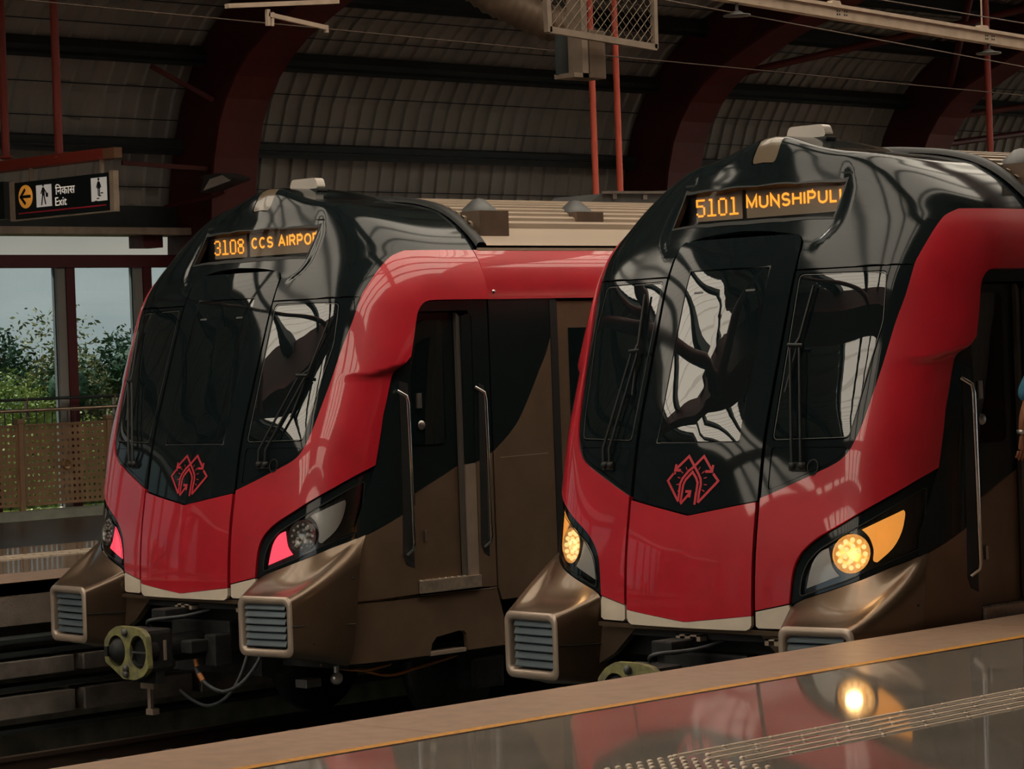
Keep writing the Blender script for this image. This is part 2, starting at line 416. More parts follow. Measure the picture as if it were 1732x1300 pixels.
def ribbon_mesh(key,strokes,F,wd,m,off=.002,closed=False):
    if key in CACHE:return CACHE[key]
    mb=MB()
    for st in strokes:
        pts=st['p'];ww=st.get('w',wd);P=[Vector(p) for p in pts]
        L=[];R_=[]
        for i,p in enumerate(P):
            a=(p-P[i-1]).normalized() if i>0 else None;b=(P[i+1]-p).normalized() if i<len(P)-1 else None
            if a is None:a=b
            if b is None:b=a
            t=(a+b);t=t.normalized() if t.length>1e-6 else a
            n=Vector((-t.y,t.x));k=1/max(.35,abs(n.dot(Vector((-a.y,a.x)))));n=n*ww/2*k
            L.append(p+n);R_.append(p-n)
        for i in range(len(P)-1):
            q=np.array([L[i],L[i+1],R_[i+1],R_[i]]);X=F(q[:,0],q[:,1]);mb.add(X,[(0,1,2,3)])
    me=mb.mesh(key,m,fix=False);CACHE[key]=me;return me
def text_verts(txt,bold=.0,size=1.):
    c=bpy.data.curves.new('txt','FONT');c.body=txt;c.size=size;c.offset=bold;c.resolution_u=3
    o=bpy.data.objects.new('txt',c);COL.objects.link(o);dg=bpy.context.evaluated_depsgraph_get();dg.update()
    me=o.evaluated_get(dg).to_mesh();v=[(q.co.x,q.co.y) for q in me.vertices];f=[tuple(p.vertices) for p in me.polygons]
    o.evaluated_get(dg).to_mesh_clear();COL.objects.unlink(o);bpy.data.objects.remove(o);bpy.data.curves.remove(c)
    return v,f
def text_obj(name,txt,m,parent,f3,x0,x1,z0,z1,bold=.0,xclip=None):
    v,f=text_verts(txt,0);a=np.array(v);mn=a.min(0);mx=a.max(0)
    vs=[f3(x0+(p[0]-mn[0])/(mx[0]-mn[0])*(x1-x0),z0+(p[1]-mn[1])/(mx[1]-mn[1])*(z1-z0)) for p in v]
    mb=MB()
    for d in ((0,) if not bold else np.linspace(-bold,bold,5)): mb.add([(a[0]+d,a[1]-abs(d)*.02,a[2]) for a in vs],f)
    me=mb.mesh(name,m,fix=False);return link(name,me,None,parent)
# ------------------------------------------------------------------ train
RED_REAR=[(1.61,1.983),(1.616,2.10),(1.617,2.22),(1.610,2.32),(1.612,2.41),(1.611,2.556),(1.622,2.62),(1.692,2.727),(1.690,2.842),(1.688,2.97),(1.692,3.04),(1.715,3.088),(1.755,3.114),(1.828,3.121)]
HL_TOP=[(0.739,1.226),(0.749,1.343),(0.765,1.434),(0.796,1.501),(0.844,1.556),(0.921,1.614),(1.044,1.681),(1.188,1.764),(1.342,1.849),(1.477,1.923),(1.61,1.983)]
HL_BOT=[(0.745,1.212),(0.832,1.251),(1.003,1.303),(1.192,1.366),(1.351,1.429),(1.462,1.464),(1.591,1.509)]
MASK=[(1.268,3.154),(1.249,2.984),(1.217,2.822),(1.187,2.596),(1.153,2.396),(1.131,2.276),(1.103,2.179),(1.060,2.090),(0.993,2.029),(0.856,1.967),(0.658,1.885),(0.513,1.829)]
CAPB=[(1.268,3.154),(1.285,3.21),(1.312,3.273),(1.345,3.34),(1.39,3.404),(1.44,3.446),(1.53,3.480)]
def s_of_y(y,z): return float(y2s(y,z))
DIG={'5':["#####","#....","#....","####.","....#","....#","....#","#...#",".###."],
'1':[".##..","..#..","..#..","..#..","..#..","..#..","..#..","..#..","#####"],
'0':[".###.","#...#","#...#","#...#","#...#","#...#","#...#","#...#",".###."],
'3':[".###.","#...#","....#","....#","..##.","....#","....#","#...#",".###."],
'8':[".###.","#...#","#...#",".###.",".###.","#...#","#...#","#...#",".###."]}
def digits_mesh(key,txt,x0,x1,z0,z1,y):
    mb=MB();n=len(txt);cw=(x1-x0)/n
    for i,c in enumerate(txt):
        for r,row in enumerate(DIG[c]):
            for k,ch in enumerate(row):
                if ch=='#':
                    u=x0+cw*(i+.10+.80*(k+.5)/5);v=z1-(z1-z0)*(r+.5)/9;a=cw*.80/5*.52;b=(z1-z0)/9*.50
                    mb.add([(u-a,y,v-b),(u+a,y,v-b),(u+a,y,v+b),(u-a,y,v+b)],[(0,1,2,3)])
    return mb.mesh(key,M['amberled'],fix=False)
def arc_(cx_,cy_,rx,ry,a0,a1,n=10): return [(cx_+rx*math.cos(math.radians(a0+(a1-a0)*k/n)),cy_+ry*math.sin(math.radians(a0+(a1-a0)*k/n))) for k in range(n+1)]
GL={'M':(.86,[[(0,0),(0,1),(.43,.12),(.86,1),(.86,0)]]),'U':(.70,[[(0,1),(0,.3)]+arc_(.35,.32,.35,.32,180,360)+[(.70,1)]]),'N':(.70,[[(0,0),(0,1),(.70,0),(.70,1)]]),
'S':(.64,[arc_(.32,.74,.30,.26,20,270)+arc_(.32,.25,.32,.25,80,-160)]),'H':(.70,[[(0,0),(0,1)],[(.70,0),(.70,1)],[(0,.52),(.70,.52)]]),'I':(.0,[[(0,0),(0,1)]]),
'P':(.62,[[(0,0),(0,1),(.36,1)]+arc_(.36,.73,.26,.27,90,-90)+[(0,.46)]]),'L':(.54,[[(0,1),(0,0),(.54,0)]]),'A':(.78,[[(0,0),(.39,1),(.78,0)],[(.14,.34),(.64,.34)]]),
'C':(.70,[arc_(.36,.5,.36,.5,45,315,14)]),'R':(.66,[[(0,0),(0,1),(.38,1)]+arc_(.38,.75,.26,.25,90,-90)+[(0,.5)],[(.36,.5),(.66,0)]]),'O':(.76,[arc_(.38,.5,.38,.5,0,360,18)]),'T':(.66,[[(.33,0),(.33,1)],[(0,1),(.66,1)]]),' ':(.18,[])}
def letters(key,txt,x0,x1,z0,z1,wd,y):
    tot=sum(GL[c][0]+.34 for c in txt)-.34;k=(x1-x0)/tot;st=[];u=x0
    for c in txt:
        for p in GL[c][1]: st.append(dict(p=[(u+a*k,z0+wd/2+b*(z1-z0-wd)) for a,b in p]))
        u+=(GL[c][0]+.34)*k
    return ribbon_mesh(key,st,lambda a,b:np.stack([a,0*a+y,b],-1),wd,M['amberled'])
LOGO=[  # centred at x=0, local units: width 1 = .42 m
 dict(p=[(-.34,.04),(-.445,-.095),(-.20,-.475)]),dict(p=[(-.325,.035),(-.30,.06)]),
 dict(p=[(-.31,.11),(-.06,.36),(.09,.14),(.16,.03),(.205,-.06),(.22,-.16)]),
 dict(p=[(-.20,-.475),(-.19,-.15),(-.15,-.05),(-.04,.09),(.06,.17),(.23,.36),(.40,.11)]),
 dict(p=[(.435,.04),(.54,-.09),(.50,-.14),(.19,-.49)]),
 dict(p=[(-.15,-.50),(-.125,-.17),(-.09,-.08),(.04,.07),(.12,-.04),(.155,-.13),(.13,-.53)]),
 dict(p=[(-.15,-.52),(.02,-.32)]),dict(p=[(-.07,-.29),(.03,-.29),(.02,-.40)]),
 dict(p=[(-.30,.21),(-.315,.10),(-.20,.10)]),dict(p=[(.42,.20),(.41,.08),(.28,.08)]),
 dict(p=[(.13,-.53),(.14,-.30)]),dict(p=[(.19,-.49),(.20,-.30),(.22,-.16)])]
for a in (28,50,72,96,118): # small rays left and right of the pointed arch
    t=math.radians(a)
    LOGO.append(dict(p=[(.04-.245*math.sin(t)-.0,-.13+.27*math.cos(t)),(.04-.305*math.sin(t),-.13+.335*math.cos(t))],w=.014))
    LOGO.append(dict(p=[(.04+.235*math.sin(t)+.0,-.13+.27*math.cos(t)),(.04+.295*math.sin(t),-.13+.335*math.cos(t))],w=.014))
def bumper_mesh(key):
    if key in CACHE:return CACHE[key]
    x0,x1,z0,z1,r=.863,1.362,.715,1.128,.055
    n=12
    def seg(a,b,m): return [tuple(a[i]+(b[i]-a[i])*k/m for i in range(3)) for k in range(m)]
    yf=lambda x:-.197+(x-.86)*.105
    fr=rrect(x0,x1,z0,z1,r,4)   # starts at right side lower of top right corner, ccw: TR corner, TL, BL, BR
    # split in 4 sides with equal counts; build the frame ring from corner centre to corner centre
    def ring_frame():
        R=[]
        idx=[2,7,12,17]
        for a in range(4):
            i0=idx[a];i1=idx[(a+1)%4];seq=[fr[(i0+k)%20] for k in range((i1-i0)%20+1)]
            L=[0]
            for k in range(1,len(seq)):L.append(L[-1]+math.hypot(seq[k][0]-seq[k-1][0],seq[k][1]-seq[k-1][1]))
            for k in range(n):
                t=L[-1]*k/n
                X=np.interp(t,L,[q[0] for q in seq]);Z=np.interp(t,L,[q[1] for q in seq]);R.append((X,yf(X),Z))
        return R
    A=ring_frame()
    F=surfS(-.004)
    hb=np.array(HL_BOT);u=np.linspace(1,0,n+1)[:-1];t=np.linspace(0,1,len(hb))
    top=F(np.interp(u,t,hb[:,0]),np.interp(u,t,hb[:,1]))        # from outer (TR) to inner (TL)
    B=[tuple(p) for p in top]
    B+=seg((.742,.072,1.205),(.80,.20,.66),n)                    # inner side TL->BL
    B+=seg((.80,.20,.66),(1.425,.292,.62),n)                      # bottom BL->BR
    side=[(1.427,.292,.62),(1.445,.337,.733),(1.45,.353,.896),(1.45,.376,1.046),(1.448,.412,1.29),(1.446,.436,1.47)]
    L=np.linspace(0,1,len(side));uu=np.linspace(0,1,n+1)[:-1]
    sa=np.array(side);B+=[tuple(np.array([np.interp(q,L,sa[:,i]) for i in range(3)])) for q in uu]
    m=14;vs=[];N=4*n
    for j in range(m+1):
        t=j/m
        for i in range(N):
            a=np.array(A[i]);b=np.array(B[i]);p=a+(b-a)*t
            if i<=n:      # top: concave inboard
                w_=math.sin(PI*i/n)
                q=a[2]+(b[2]-a[2])*t**(1+1.3*w_);p[2]=q
            if i>3*n or i==0:   # outer side slightly bulged
                p[0]+=.03*math.sin(PI*t)*(1 if i else .5)
            vs.append(tuple(p))
    fs=[(j*N+i,j*N+(i+1)%N,(j+1)*N+(i+1)%N,(j+1)*N+i) for j in range(m) for i in range(N)]
    mb=MB();mb.add(vs,fs,True);me=mb.mesh(key,M['bronze']);CACHE[key]=me;return me
def mirror_mesh(me,key):
    if key in CACHE:return CACHE[key]
    c=me.copy()
    c.name=key
    nv=len(c.vertices);co=np.empty(nv*3);c.vertices.foreach_get('co',co);co=co.reshape(-1,3);co[:,0]*=-1;c.vertices.foreach_set('co',co.ravel())
    c.flip_normals();c.update();CACHE[key]=c;return c
def build_train(T,label,cfg):
    root=empty('metro_train',T,label,'train')
    pid=cfg['id']
    def both(name,key,poly,fn,m,par=root,**k):
        r=[]
        for sg,sx in((1,'R'),(-1,'L')):
            me=panel_mesh(key+sx,poly,fn(sg),M[m],**k);r.append(link(name,me,None,par))
        return r
    def one(name,key,poly,F,m,par=root,**k): return link(name,panel_mesh(key,poly,F,M[m],**k),None,par)
    def mb(name,key,fn,m,par=root):
        if key not in CACHE:
            b=MB();fn(b);CACHE[key]=b.mesh(key,M[m])
        return link(name,CACHE[key],None,par)
    # dark inner shell behind the panels
    core=[(-1.9,.99),(1.9,.99),(1.9,3.36),(-1.9,3.36)]
    one('inner_shell','core',core,surfS(-.065),'cavity',h=.12,thick=0)
    # centre nose panel
    g=.487
    redc=[(-g,1.150),(0,1.098),(g,1.150),(g,1.807),(0,1.722),(-g,1.807)]
    one('nose_panel','redc',redc,surfS(.012),'red',h=.05,thick=.03)
    lip=[(-g,1.147),(-g,1.095),(-g+.012,1.075),(-g+.04,1.062),(g-.04,1.062),(g-.012,1.075),(g,1.095),(g,1.147),(0,1.095)]
    tag(one('lip','lip',lip,surfS(.012),'cream',h=.05,thick=.03),'cream lower lip')
    # front red side panels sweeping to the roof
    ycant=1.722
    redp=curve([(.513,1.180),(.739,1.226)]+HL_TOP[1:]+RED_REAR[1:],closed=False,n=4,corners=(0,1,11,18,19))
    side_end=[(s_of_y(ycant,3.121),3.121),(s_of_y(ycant,3.25),3.25),(s_of_y(ycant,3.38),3.38),(s_of_y(ycant,3.480),3.480)]
    redp=redp+side_end
    redp+=[(s_of_y(1.45,3.481),3.481)]+curve(CAPB[::-1]+MASK[1:],closed=False,n=3,corners=())
    both('side_cowl','redside',redp,lambda sg:surfS(.010,True,sg),'red',h=.024,ne=.010,thick=.035)
    # cream-grey corner pieces below the red
    cor=[(.513,1.172),(.735,1.218),(.745,1.19),(.745,1.09),(.72,1.078),(.53,1.078),(.513,1.09)]
    both('corner_trim','cor',cor,lambda sg:surfS(.006,False,sg),'cream',h=.06,thick=.03)
    # black mask sides with glass
    mask=[(.513,3.150)]+MASK+[]
    sw=roundpoly([(.537,3.135),(1.115,3.128),(1.150,2.841),(1.112,2.555),(1.078,2.304),(1.052,2.163),(.551,2.156)],.03)
    lp=roundpoly([(.553,2.122),(1.052,2.120),(1.020,2.068),(.934,2.018),(.756,1.948),(.553,1.872)],.025)
    maskc=[(.513,3.150)]+curve(MASK,closed=False,n=3)
    both('mask_surround','mask',maskc,lambda sg:surfS(.0,False,sg),'black',h=.05,thick=.03,holes=(sw,lp))
    def inset(poly,d):
        c=np.mean(np.array(poly),0);o=[]
        for p in poly:
            v=np.array(p)-c;l=np.hypot(*v);o.append(tuple(c+v*(l-d)/l))
        return o
    for sg,sx in((1,'R'),(-1,'L')):
        wn=link('side_window',panel_mesh('sw'+sx,inset(sw,.007),surfS(-.004,False,sg),M['window'],h=.05,thick=.01),None,root)
        link('access_panel',panel_mesh('lp'+sx,inset(lp,.007),surfS(-.003,False,sg),M['black'],h=.05,thick=.01),None,root)
        # thin glazing edge lines
        edge=[(.543,3.128),(1.108,3.121)];
        link('window_edge',ribbon_mesh('we'+sx,[dict(p=curve(inset(sw,.012),closed=False,n=1)+[inset(sw,.012)[0]])],surfS(.001,False,sg),.004,M['greyp']),None,wn)
    # centre emergency door
    dp=[(-.487,1.814),(0,1.729),(.487,1.814),(.49,2.6),(.497,3.30)]
    dp+=[(.493,3.335),(.478,3.362),(.455,3.375),(-.455,3.375),(-.478,3.362),(-.493,3.335),(-.497,3.30),(-.49,2.6)]
    ring=[(-.325,2.150),(.325,2.150),(.318,3.188),(-.318,3.188)]
    drm=one('front_door','fdoor',dp,surfS(-.003),'black',h=.06,thick=.03,holes=(roundpoly(ring,.02),))
    dw=one('door_window','fdwin',roundpoly(inset(ring,.010),.02),surfS(-.007),'window',par=drm,h=.06,thick=.01)
    link('window_edge',ribbon_mesh('fdl',[dict(p=ring+[ring[0]])],surfS(-.001),.007,M['greyp']),None,drm)
    inner=[(-.245,2.26),(.245,2.26),(.24,3.05),(-.24,3.05)]
    link('window_edge',ribbon_mesh('fdl2',[dict(p=[inner[3],inner[2]])],surfS(-.004),.012,M['greyp']),None,drm)
    link('emblem',ribbon_mesh('logo',[dict(p=[((x-.04)*.40,(z)*.40*.80+1.957) for x,z in st['p']],w=st.get('w',.040)*.40) for st in LOGO],surfS(.0005),.017,M['logo']),None,drm)
    # roof cap
    def xy(s,z): p=surfS(0.)(np.array([s]),np.array([z]))[0];return (float(p[0]),float(p[1]))
    ce=[xy(s,z) for s,z in curve(CAPB,closed=False,n=3)]
    right=[xy(.513,3.160)]+[xy(s,3.160) for s in(.7,.9,1.1,1.2)]+ce+[(1.326,1.30),(1.326,1.55),(1.326,1.765)]
    top=[(x,1.765) for x in np.linspace(1.2,-1.2,21)]
    left=[(-x,y) for x,y in right[::-1]]
    dt=[xy(s,z) for s,z in[(-.513,3.30),(-.507,3.345),(-.485,3.378),(-.455,3.392),(.455,3.392),(.485,3.378),(.507,3.345),(.513,3.30)]]
    capp=right+top+left+dt
    sh=[(-.64,y_at(.64,3.475)),(-.3,y_at(.3,3.475)),(0,y_at(0,3.475)),(.3,y_at(.3,3.475)),(.64,y_at(.64,3.475)),(.64,y_at(.64,3.715)),(.3,y_at(.3,3.715)),(0,y_at(0,3.715)),(-.3,y_at(.3,3.715)),(-.64,y_at(.64,3.715))]
    ph=roundpoly([(-.10,.865),(.10,.865),(.085,1.03),(-.085,1.03)],.03)
    cap=one('roof_cap','cap',capp,surfCap(0.),'cap',h=.02,thick=.03,holes=(sh,ph),out=(0,-.3,1))
    one('top_lamp_lens','plens',inset(ph,.006),surfCap(-.004),'tanlens',par=cap,h=.04,thick=.02,out=(0,-.5,1))
    # destination display in its box
    def fbox(b):
        b.add([(-.66,.905,3.45),(.66,.905,3.45),(.66,.905,3.74),(-.66,.905,3.74)],[(0,1,2,3)])
        b.add([(-.60,.745,3.47),(.60,.745,3.47),(.60,.905,3.47),(-.60,.905,3.47)],[(0,1,2,3)])
    ds=mb('destination_display','dbox',fbox,'displayd')
    mb('number_screen','nscr',lambda b:b.box(-.565,-.195,.893,.903,3.505,3.70),'display',ds)
    mb('route_screen','rscr',lambda b:b.box(-.160,.66,.893,.903,3.505,3.70),'display',ds)
    link('train_number',digits_mesh('num'+pid,cfg['num'],-.575,-.215,3.533,3.643,.889),None,ds)
    link('route_name',letters('route'+pid,cfg['route'],*cfg['rx'],3.560,3.644,.0145,.889),None,ds)
    shg=[(x*.985,y) for x,y in sh]
    one('display_glass','dglass',shg,surfCap(.0,groove=True),'signglass',par=ds,h=.08,thick=0,out=(0,-.5,1))
    c0=np.mean(np.array(sh),0)
    shi=[(p[0]*.985,c0[1]+(p[1]-c0[1])*.86+ .0) for p in sh]
    one('display_rim','drim',[(p[0]*1.004,p[1]) for p in sh],surfCap(.003),'rubber',par=ds,h=.05,thick=.035,holes=(shi,),out=(0,-.5,1))
    # dark joint line between the cap and shoulder, roof marker lamp, rear rim
    mb('roof_beacon','beac',lambda b:b.prism(roundpoly([(-.16,4.0),(.16,4.0),(.135,4.078),(-.135,4.078)],.03,4),lambda u,v,d:(u,d,v),1.30,1.38),'white')
    mb('beacon_base','beacb',lambda b:b.box(-.17,.17,1.29,1.39,3.975,3.999,bev=.006),'rubber')
    def rim(b):
        xs=np.linspace(-1.335,1.335,61)
        prof=[(1.765,0),(1.775,.022),(1.80,.034),(1.84,.034),(1.865,.022),(1.875,-.02)]
        vs=[(x,y,float(roofz(x))+dz+.015*(1-abs(x)/1.34)) for x in xs for y,dz in prof];k=len(prof)
        b.add(vs,[(i*k+j,(i+1)*k+j,(i+1)*k+j+1,i*k+j+1) for i in range(60) for j in range(k-1)],True)
    mb('roof_rim','rim',rim,'rubber')
    # ribbed steel roof behind the cab
    LEN=20.
    def ribs(b):
        P=[];x=-1.325
        xs=[-1.325,-1.17];a=-1.17
        while a<1.13:
            d=.074/math.sqrt(1+((float(roofz(a+.01))-float(roofz(a)))/.01)**2);xs+= [a+.50*d,a+.56*d,a+.94*d,a+d];a+=d
        xs+=[1.17,1.325];Z=[]
        for i,x in enumerate(xs):
            k=(i-2)%4;Z.append(float(roofz(x))+(.036 if (2<=i<len(xs)-2 and k in(1,2)) else 0))
        n=len(xs);vs=[(x,y,z) for y in(1.87,LEN) for x,z in zip(xs,Z)]
        b.add(vs,[(i,i+1,n+i+1,n+i) for i in range(n-1)])
    mb('ribbed_roof','ribs',ribs,'roofsteel')
    mb('gutter','gutt',lambda b:[b.bar((sx*1.33,1.78,3.487),(sx*1.33,LEN,3.487),.02,.02) for sx in(1,-1)],'roofsteel')
    # vents on the roof
    def vent(x,y,z0,z1,w_=.30,d=.30):
        v=empty('x',(0,0,0),None,None);bpy.data.objects.remove(v)
        b=MB();b.add([(x,y,z0),(x,y+w_,z0),(x,y+w_,z1),(x,y,z1),(x-d,y+w_,z1),(x-d,y,z1),(x-d,y+w_,z1-.02),(x-d,y,z1-.02)],
              [(0,1,2,3),(3,2,4,5),(0,3,5,7),(1,6,4,2),(5,4,6,7)])
        o=b.obj('roof_vent',M['ventbr'],root)
        h=MB();cx_,cy_=x-.16,y+w_*.5;h.lathe([(.135,0),(.125,.02),(.09,.05),(.045,.09),(.0,.10)],(cx_,cy_,z1),'z',16)
        h.lathe([(.15,-.012),(.15,0),(.13,0)],(cx_,cy_,z1),'z',16);h.obj('vent_cowl',M['greyp'],o)
    vent(1.245,1.90,3.555,3.775);vent(1.13,3.06,3.66,3.785)
    vent(1.21,6.2,3.585,3.785);vent(-1.21+.3,1.96,3.70,3.785)
    # roof equipment pod
    b=MB();b.prism([(4.25,3.84),(4.60,4.02),(5.4,4.06),(8.2,4.08),(8.2,3.84)],lambda u,v,d:(d,u,v),-.55,-.02);eq=b.obj('roof_equipment',M['greyp'],root)
    b=MB();[b.box(-.03,.0,yy,yy+.05,3.98,4.02) for yy in(4.72,5.1,5.6,6.2,7)];b.bar((.0,4.6,4.03),(.0,8.2,4.09),.03,.02);b.obj('clasp',M['steel'],eq)
    # ---------------- side livery (both sides)
    BB=[(.442,1.482),(.63,1.552),(.816,1.622),(.953,1.682)]
    RR=[(float(surfS()(np.array([s]),np.array([z]))[0][1]),z) for s,z in RED_REAR]
    blk=BB+[(.953,2.95),(.975,3.0),(1.01,3.03),(1.10,3.043),(1.53,3.043),(1.572,3.0),(1.572,1.958),(1.66,1.988),(1.735,2.022),(1.735,3.116)]+[(p[0]+.002,p[1]-.004) for p in RR[::-1]]+[(.452,1.60)]
    both('cab_side_upper','blkside',blk,lambda sg:surfSide(.0,sg),'blackside',h=.08,thick=.03,out=None)
    br=BB[:]+[(.953,1.06),(.376,1.048),(.412,1.29)]
    both('cab_side_lower','brside',[(BB[0][0],BB[0][1]-.006)]+[(a_,b_-.006) for a_,b_ in BB[1:]]+br[4:],lambda sg:surfSide(.002,sg),'bronzed',h=.08,thick=.03)
    both('cab_rear_pillar','brpil',[(1.572,1.952),(1.66,1.982),(1.735,2.016),(1.735,1.05),(1.572,1.058)],lambda sg:surfSide(.002,sg),'bronzed',h=.1,thick=.03)
    for sg in(1,-1):
        sx='R' if sg>0 else 'L'
        dfn=surfSide(-.055,sg)
        door=link('cab_door',panel_mesh('cd'+sx,[(.95,1.742),(1.435,1.935),(1.435,3.03),(.95,3.03)],dfn,M['blackside'],h=.12,thick=.02),None,root)
        link('lower_leaf',panel_mesh('cdl'+sx,[(.95,1.738),(.95,1.15),(1.435,1.15),(1.435,1.931)],dfn,M['bronzed'],h=.12,thick=.02),None,door)
        link('door_window',panel_mesh('cdw'+sx,rrect(.985,1.33,2.10,2.98,.05),surfSide(-.049,sg),M['window'],h=.12,thick=.01),None,door)
        b=MB();b.box(sg*1.396,sg*1.412,1.05,1.092,2.36,2.465,bev=.004);b.obj('lock_plate',M['steel'],door)
        b=MB();b.lathe([(.0,.010),(.028,.010),(.034,0)],(sg*1.40,1.09,2.24),'x',16);b.obj('keyhole',M['steel'],door)
        b=MB();b.box(sg*1.396,sg*1.408,1.075,1.10,1.42,1.50,bev=.003);b.obj('latch',M['steel'],door)
        link('door_edge',ribbon_mesh('de'+sx,[dict(p=[(.985,1.17),(.975,3.02)])],surfSide(-.045,sg),.012,M['steel']),None,door)
        link('door_seal',panel_mesh('cs'+sx,[(1.437,1.12),(1.470,1.12),(1.470,3.0),(1.437,3.03)],surfSide(-.02,sg),M['sealg'],h=.2,thick=.03),None,root)
        link('door_jamb',panel_mesh('cj'+sx,[(1.472,1.945),(1.568,1.952),(1.568,3.03),(1.472,3.0)],surfSide(-.004,sg),M['blackside'],h=.2,thick=.05),None,root)
        link('door_jamb',panel_mesh('cjl'+sx,[(1.472,1.12),(1.568,1.12),(1.568,1.948),(1.472,1.941)],surfSide(-.004,sg),M['bronzel'],h=.2,thick=.05),None,root)
        b=MB();b.box(sg*1.32,sg*1.475,.965,1.56,1.062,1.148)
        for i in range(9):
            for j in range(2): b.ball((sg*(1.37+.055*j),1.0+.062*i,1.149),.016,3,(1.2,1,.35))
        b.obj('door_step',M['stepst'],root)
        # handles over flat dark plates; recess darkness is put into their colour
        for k,(ya,yb,z0,z1) in enumerate(((.822,.925,1.245,2.56),(1.588,1.67,1.27,2.52))):
            rc=[(ya,z0+.09),(ya+.03,z0+.03),(yb,z0),(yb,z1-.02),(ya+.03,z1)]
            link('recess_plate',panel_mesh('gr%d'%k+sx,rc,surfSide(.0045,sg),M['rubber'],h=.12,thick=.004),None,root)
            x=1.45;yo=ya+.048
            pts=[(sg*(x+.0),yo-.05,2.49),(sg*(x+.045),yo-.005,2.45),(sg*(x+.052),yo,2.40),(sg*(x+.052),yo+.012,1.42),(sg*(x+.045),yo+.008,1.385),(sg*x,yo-.01,1.345)]
            b=MB();b.tube(pts,.0135,10);b.obj('grab_rail',M['chrome'],root)
        # skirt
        sk=[(.378,1.034),(1.742,1.034),(1.80,.83),(1.811,.62),(1.43,.62),(1.420,.735),(1.395,.760),(1.35,.768),(1.12,.742),(1.075,.70),(1.05,.62),(.292,.62),(.337,.733),(.355,.896)]
        link('skirt',panel_mesh('sk'+sx,sk,surfSide(-.004,sg),M['bronzed'],h=.1,thick=.04),None,root)
        b=MB();b.box(sg*1.33,sg*1.45,1.055,1.405,.612,.642,bev=.004);b.obj('foot_step',M['bronzel'],root)
        link('seam',ribbon_mesh('seam'+sx,[dict(p=[(.380,1.041),(1.742,1.041)]),dict(p=[(.436,1.47),(.412,1.29),(.377,1.046),(.354,.896),(.338,.733),(.292,.63)])],surfSide(.003,sg),.006,M['bronzel']),None,root)
        # body side behind the cab
        bb2=[(1.751,2.025),(1.915,2.141),(2.027,2.248),(2.162,2.443),(2.26,2.602),(2.33,2.713),(2.383,2.83)]
        link('side_upper',panel_mesh('b2'+sx,curve(bb2,closed=False,n=3)+[(2.383,3.116),(1.751,3.116)],surfSide(.0,sg),M['blackside'],h=.15,thick=.03),None,root)
        link('side_lower',panel_mesh('b3'+sx,[(1.751,2.022)]+curve([(a_,b_-.004) for a_,b_ in bb2],closed=False,n=3)+[(2.383,.95),(1.79,.95),(1.751,1.04)],surfSide(.001,sg),M['bronzed'],h=.15,thick=.03),None,root)
        link('seam',ribbon_mesh('seamb'+sx,[dict(p=[(1.81,1.975),(2.32,1.982)])],surfSide(.003,sg),.006,M['bronzel']),None,root)
        link('door_pillar',panel_mesh('b4'+sx,[(2.387,.97),(2.462,.97),(2.462,3.114),(2.387,3.114)],surfSide(.004,sg),M['rubber'],h=.3,thick=.03),None,root)
        # passenger doors and windows down the car
        y=2.47;i=0
        while y<LEN-.5:
            # door pair 1.4 m
            for q in(0,1):
                a0=y+.70*q;b=MB();b.box(sg*1.40,sg*1.435,a0+.005,a0+.695,1.10,3.10,bev=.006);d=b.obj('passenger_door',M['bronzed'],root)
                b=MB();b.box(sg*1.43,sg*1.439,a0+.12,a0+.58,1.95,2.90,bev=.003);b.obj('door_window',M['window'],d)
            y+=1.40
            b=MB();b.box(sg*1.41,sg*1.452,y,y+.07,.97,3.114);b.obj('door_pillar',M['rubber'],root);y+=.075
            L_=min(3.2,LEN-y)
            b=MB();b.box(sg*1.41,sg*1.45,y,y+L_,.95,3.116);b.obj('body_panel',M['bronzed'],root)
            for q in(0,1):
                if L_>3: b=MB();b.box(sg*1.44,sg*1.4535,y+.15+1.55*q,y+.15+1.35+1.55*q,1.95,2.95,bev=.004);b.obj('body_window',M['window'],root)
            y+=L_
            if y<LEN-.5: b=MB();b.box(sg*1.41,sg*1.452,y,y+.07,.97,3.114);b.obj('door_pillar',M['rubber'],root);y+=.075
        b=MB();b.box(sg*1.33,sg*1.36,2.42,LEN,.62,1.02);b.obj('underframe_panel',M['bronzed'],root)
        # red cantrail band
        def cant(b,sg=sg):
            zz=np.array([3.120,3.14,3.2,3.26,3.32,3.38,3.42,3.45,3.48]);xx=Wd(zz)+.010
            vs=[(sg*float(x),y,float(z)) for y in(1.732,LEN) for x,z in zip(xx,zz)]
            n=len(zz);b.add(vs,[(i,i+1,n+i+1,n+i) for i in range(n-1)],True);b.add([vs[0],(sg*1.40,1.732,3.12),(sg*1.40,LEN,3.12),vs[n]],[(0,1,2,3)])
            b.add([vs[i] for i in range(n)]+[(sg*1.30,1.732,3.48),(sg*1.40,1.732,3.12)],[tuple(range(n+2))])
        mb('cantrail','cant'+sx,cant,'red')
        b=MB();b.lathe([(0,.012),(.012,.010),(.014,0)],(sg*(1.455),1.80,3.175),'x',10);b.obj('rivet',M['chrome'],root)
    # body core
    def bodyc(b):
        b.box(-1.39,1.39,1.72,LEN,.95,3.08);b.box(-1.24,1.24,1.72,LEN,3.0,3.42);b.box(-1.2,1.2,.25,LEN,.85,.99);b.box(-1.30,1.30,.9,1.74,1.0,3.3)
        b.box(-1.24,1.24,1.74,LEN,3.4,3.5)
    mb('body_core','bcore',bodyc,'cavity')
    # ---------------- headlamps
    hl=curve(HL_TOP,closed=False,n=3,corners=(1,));hl=[(a_+.004,b_-.012) if 0<i else (a_,b_) for i,(a_,b_) in enumerate(hl)]
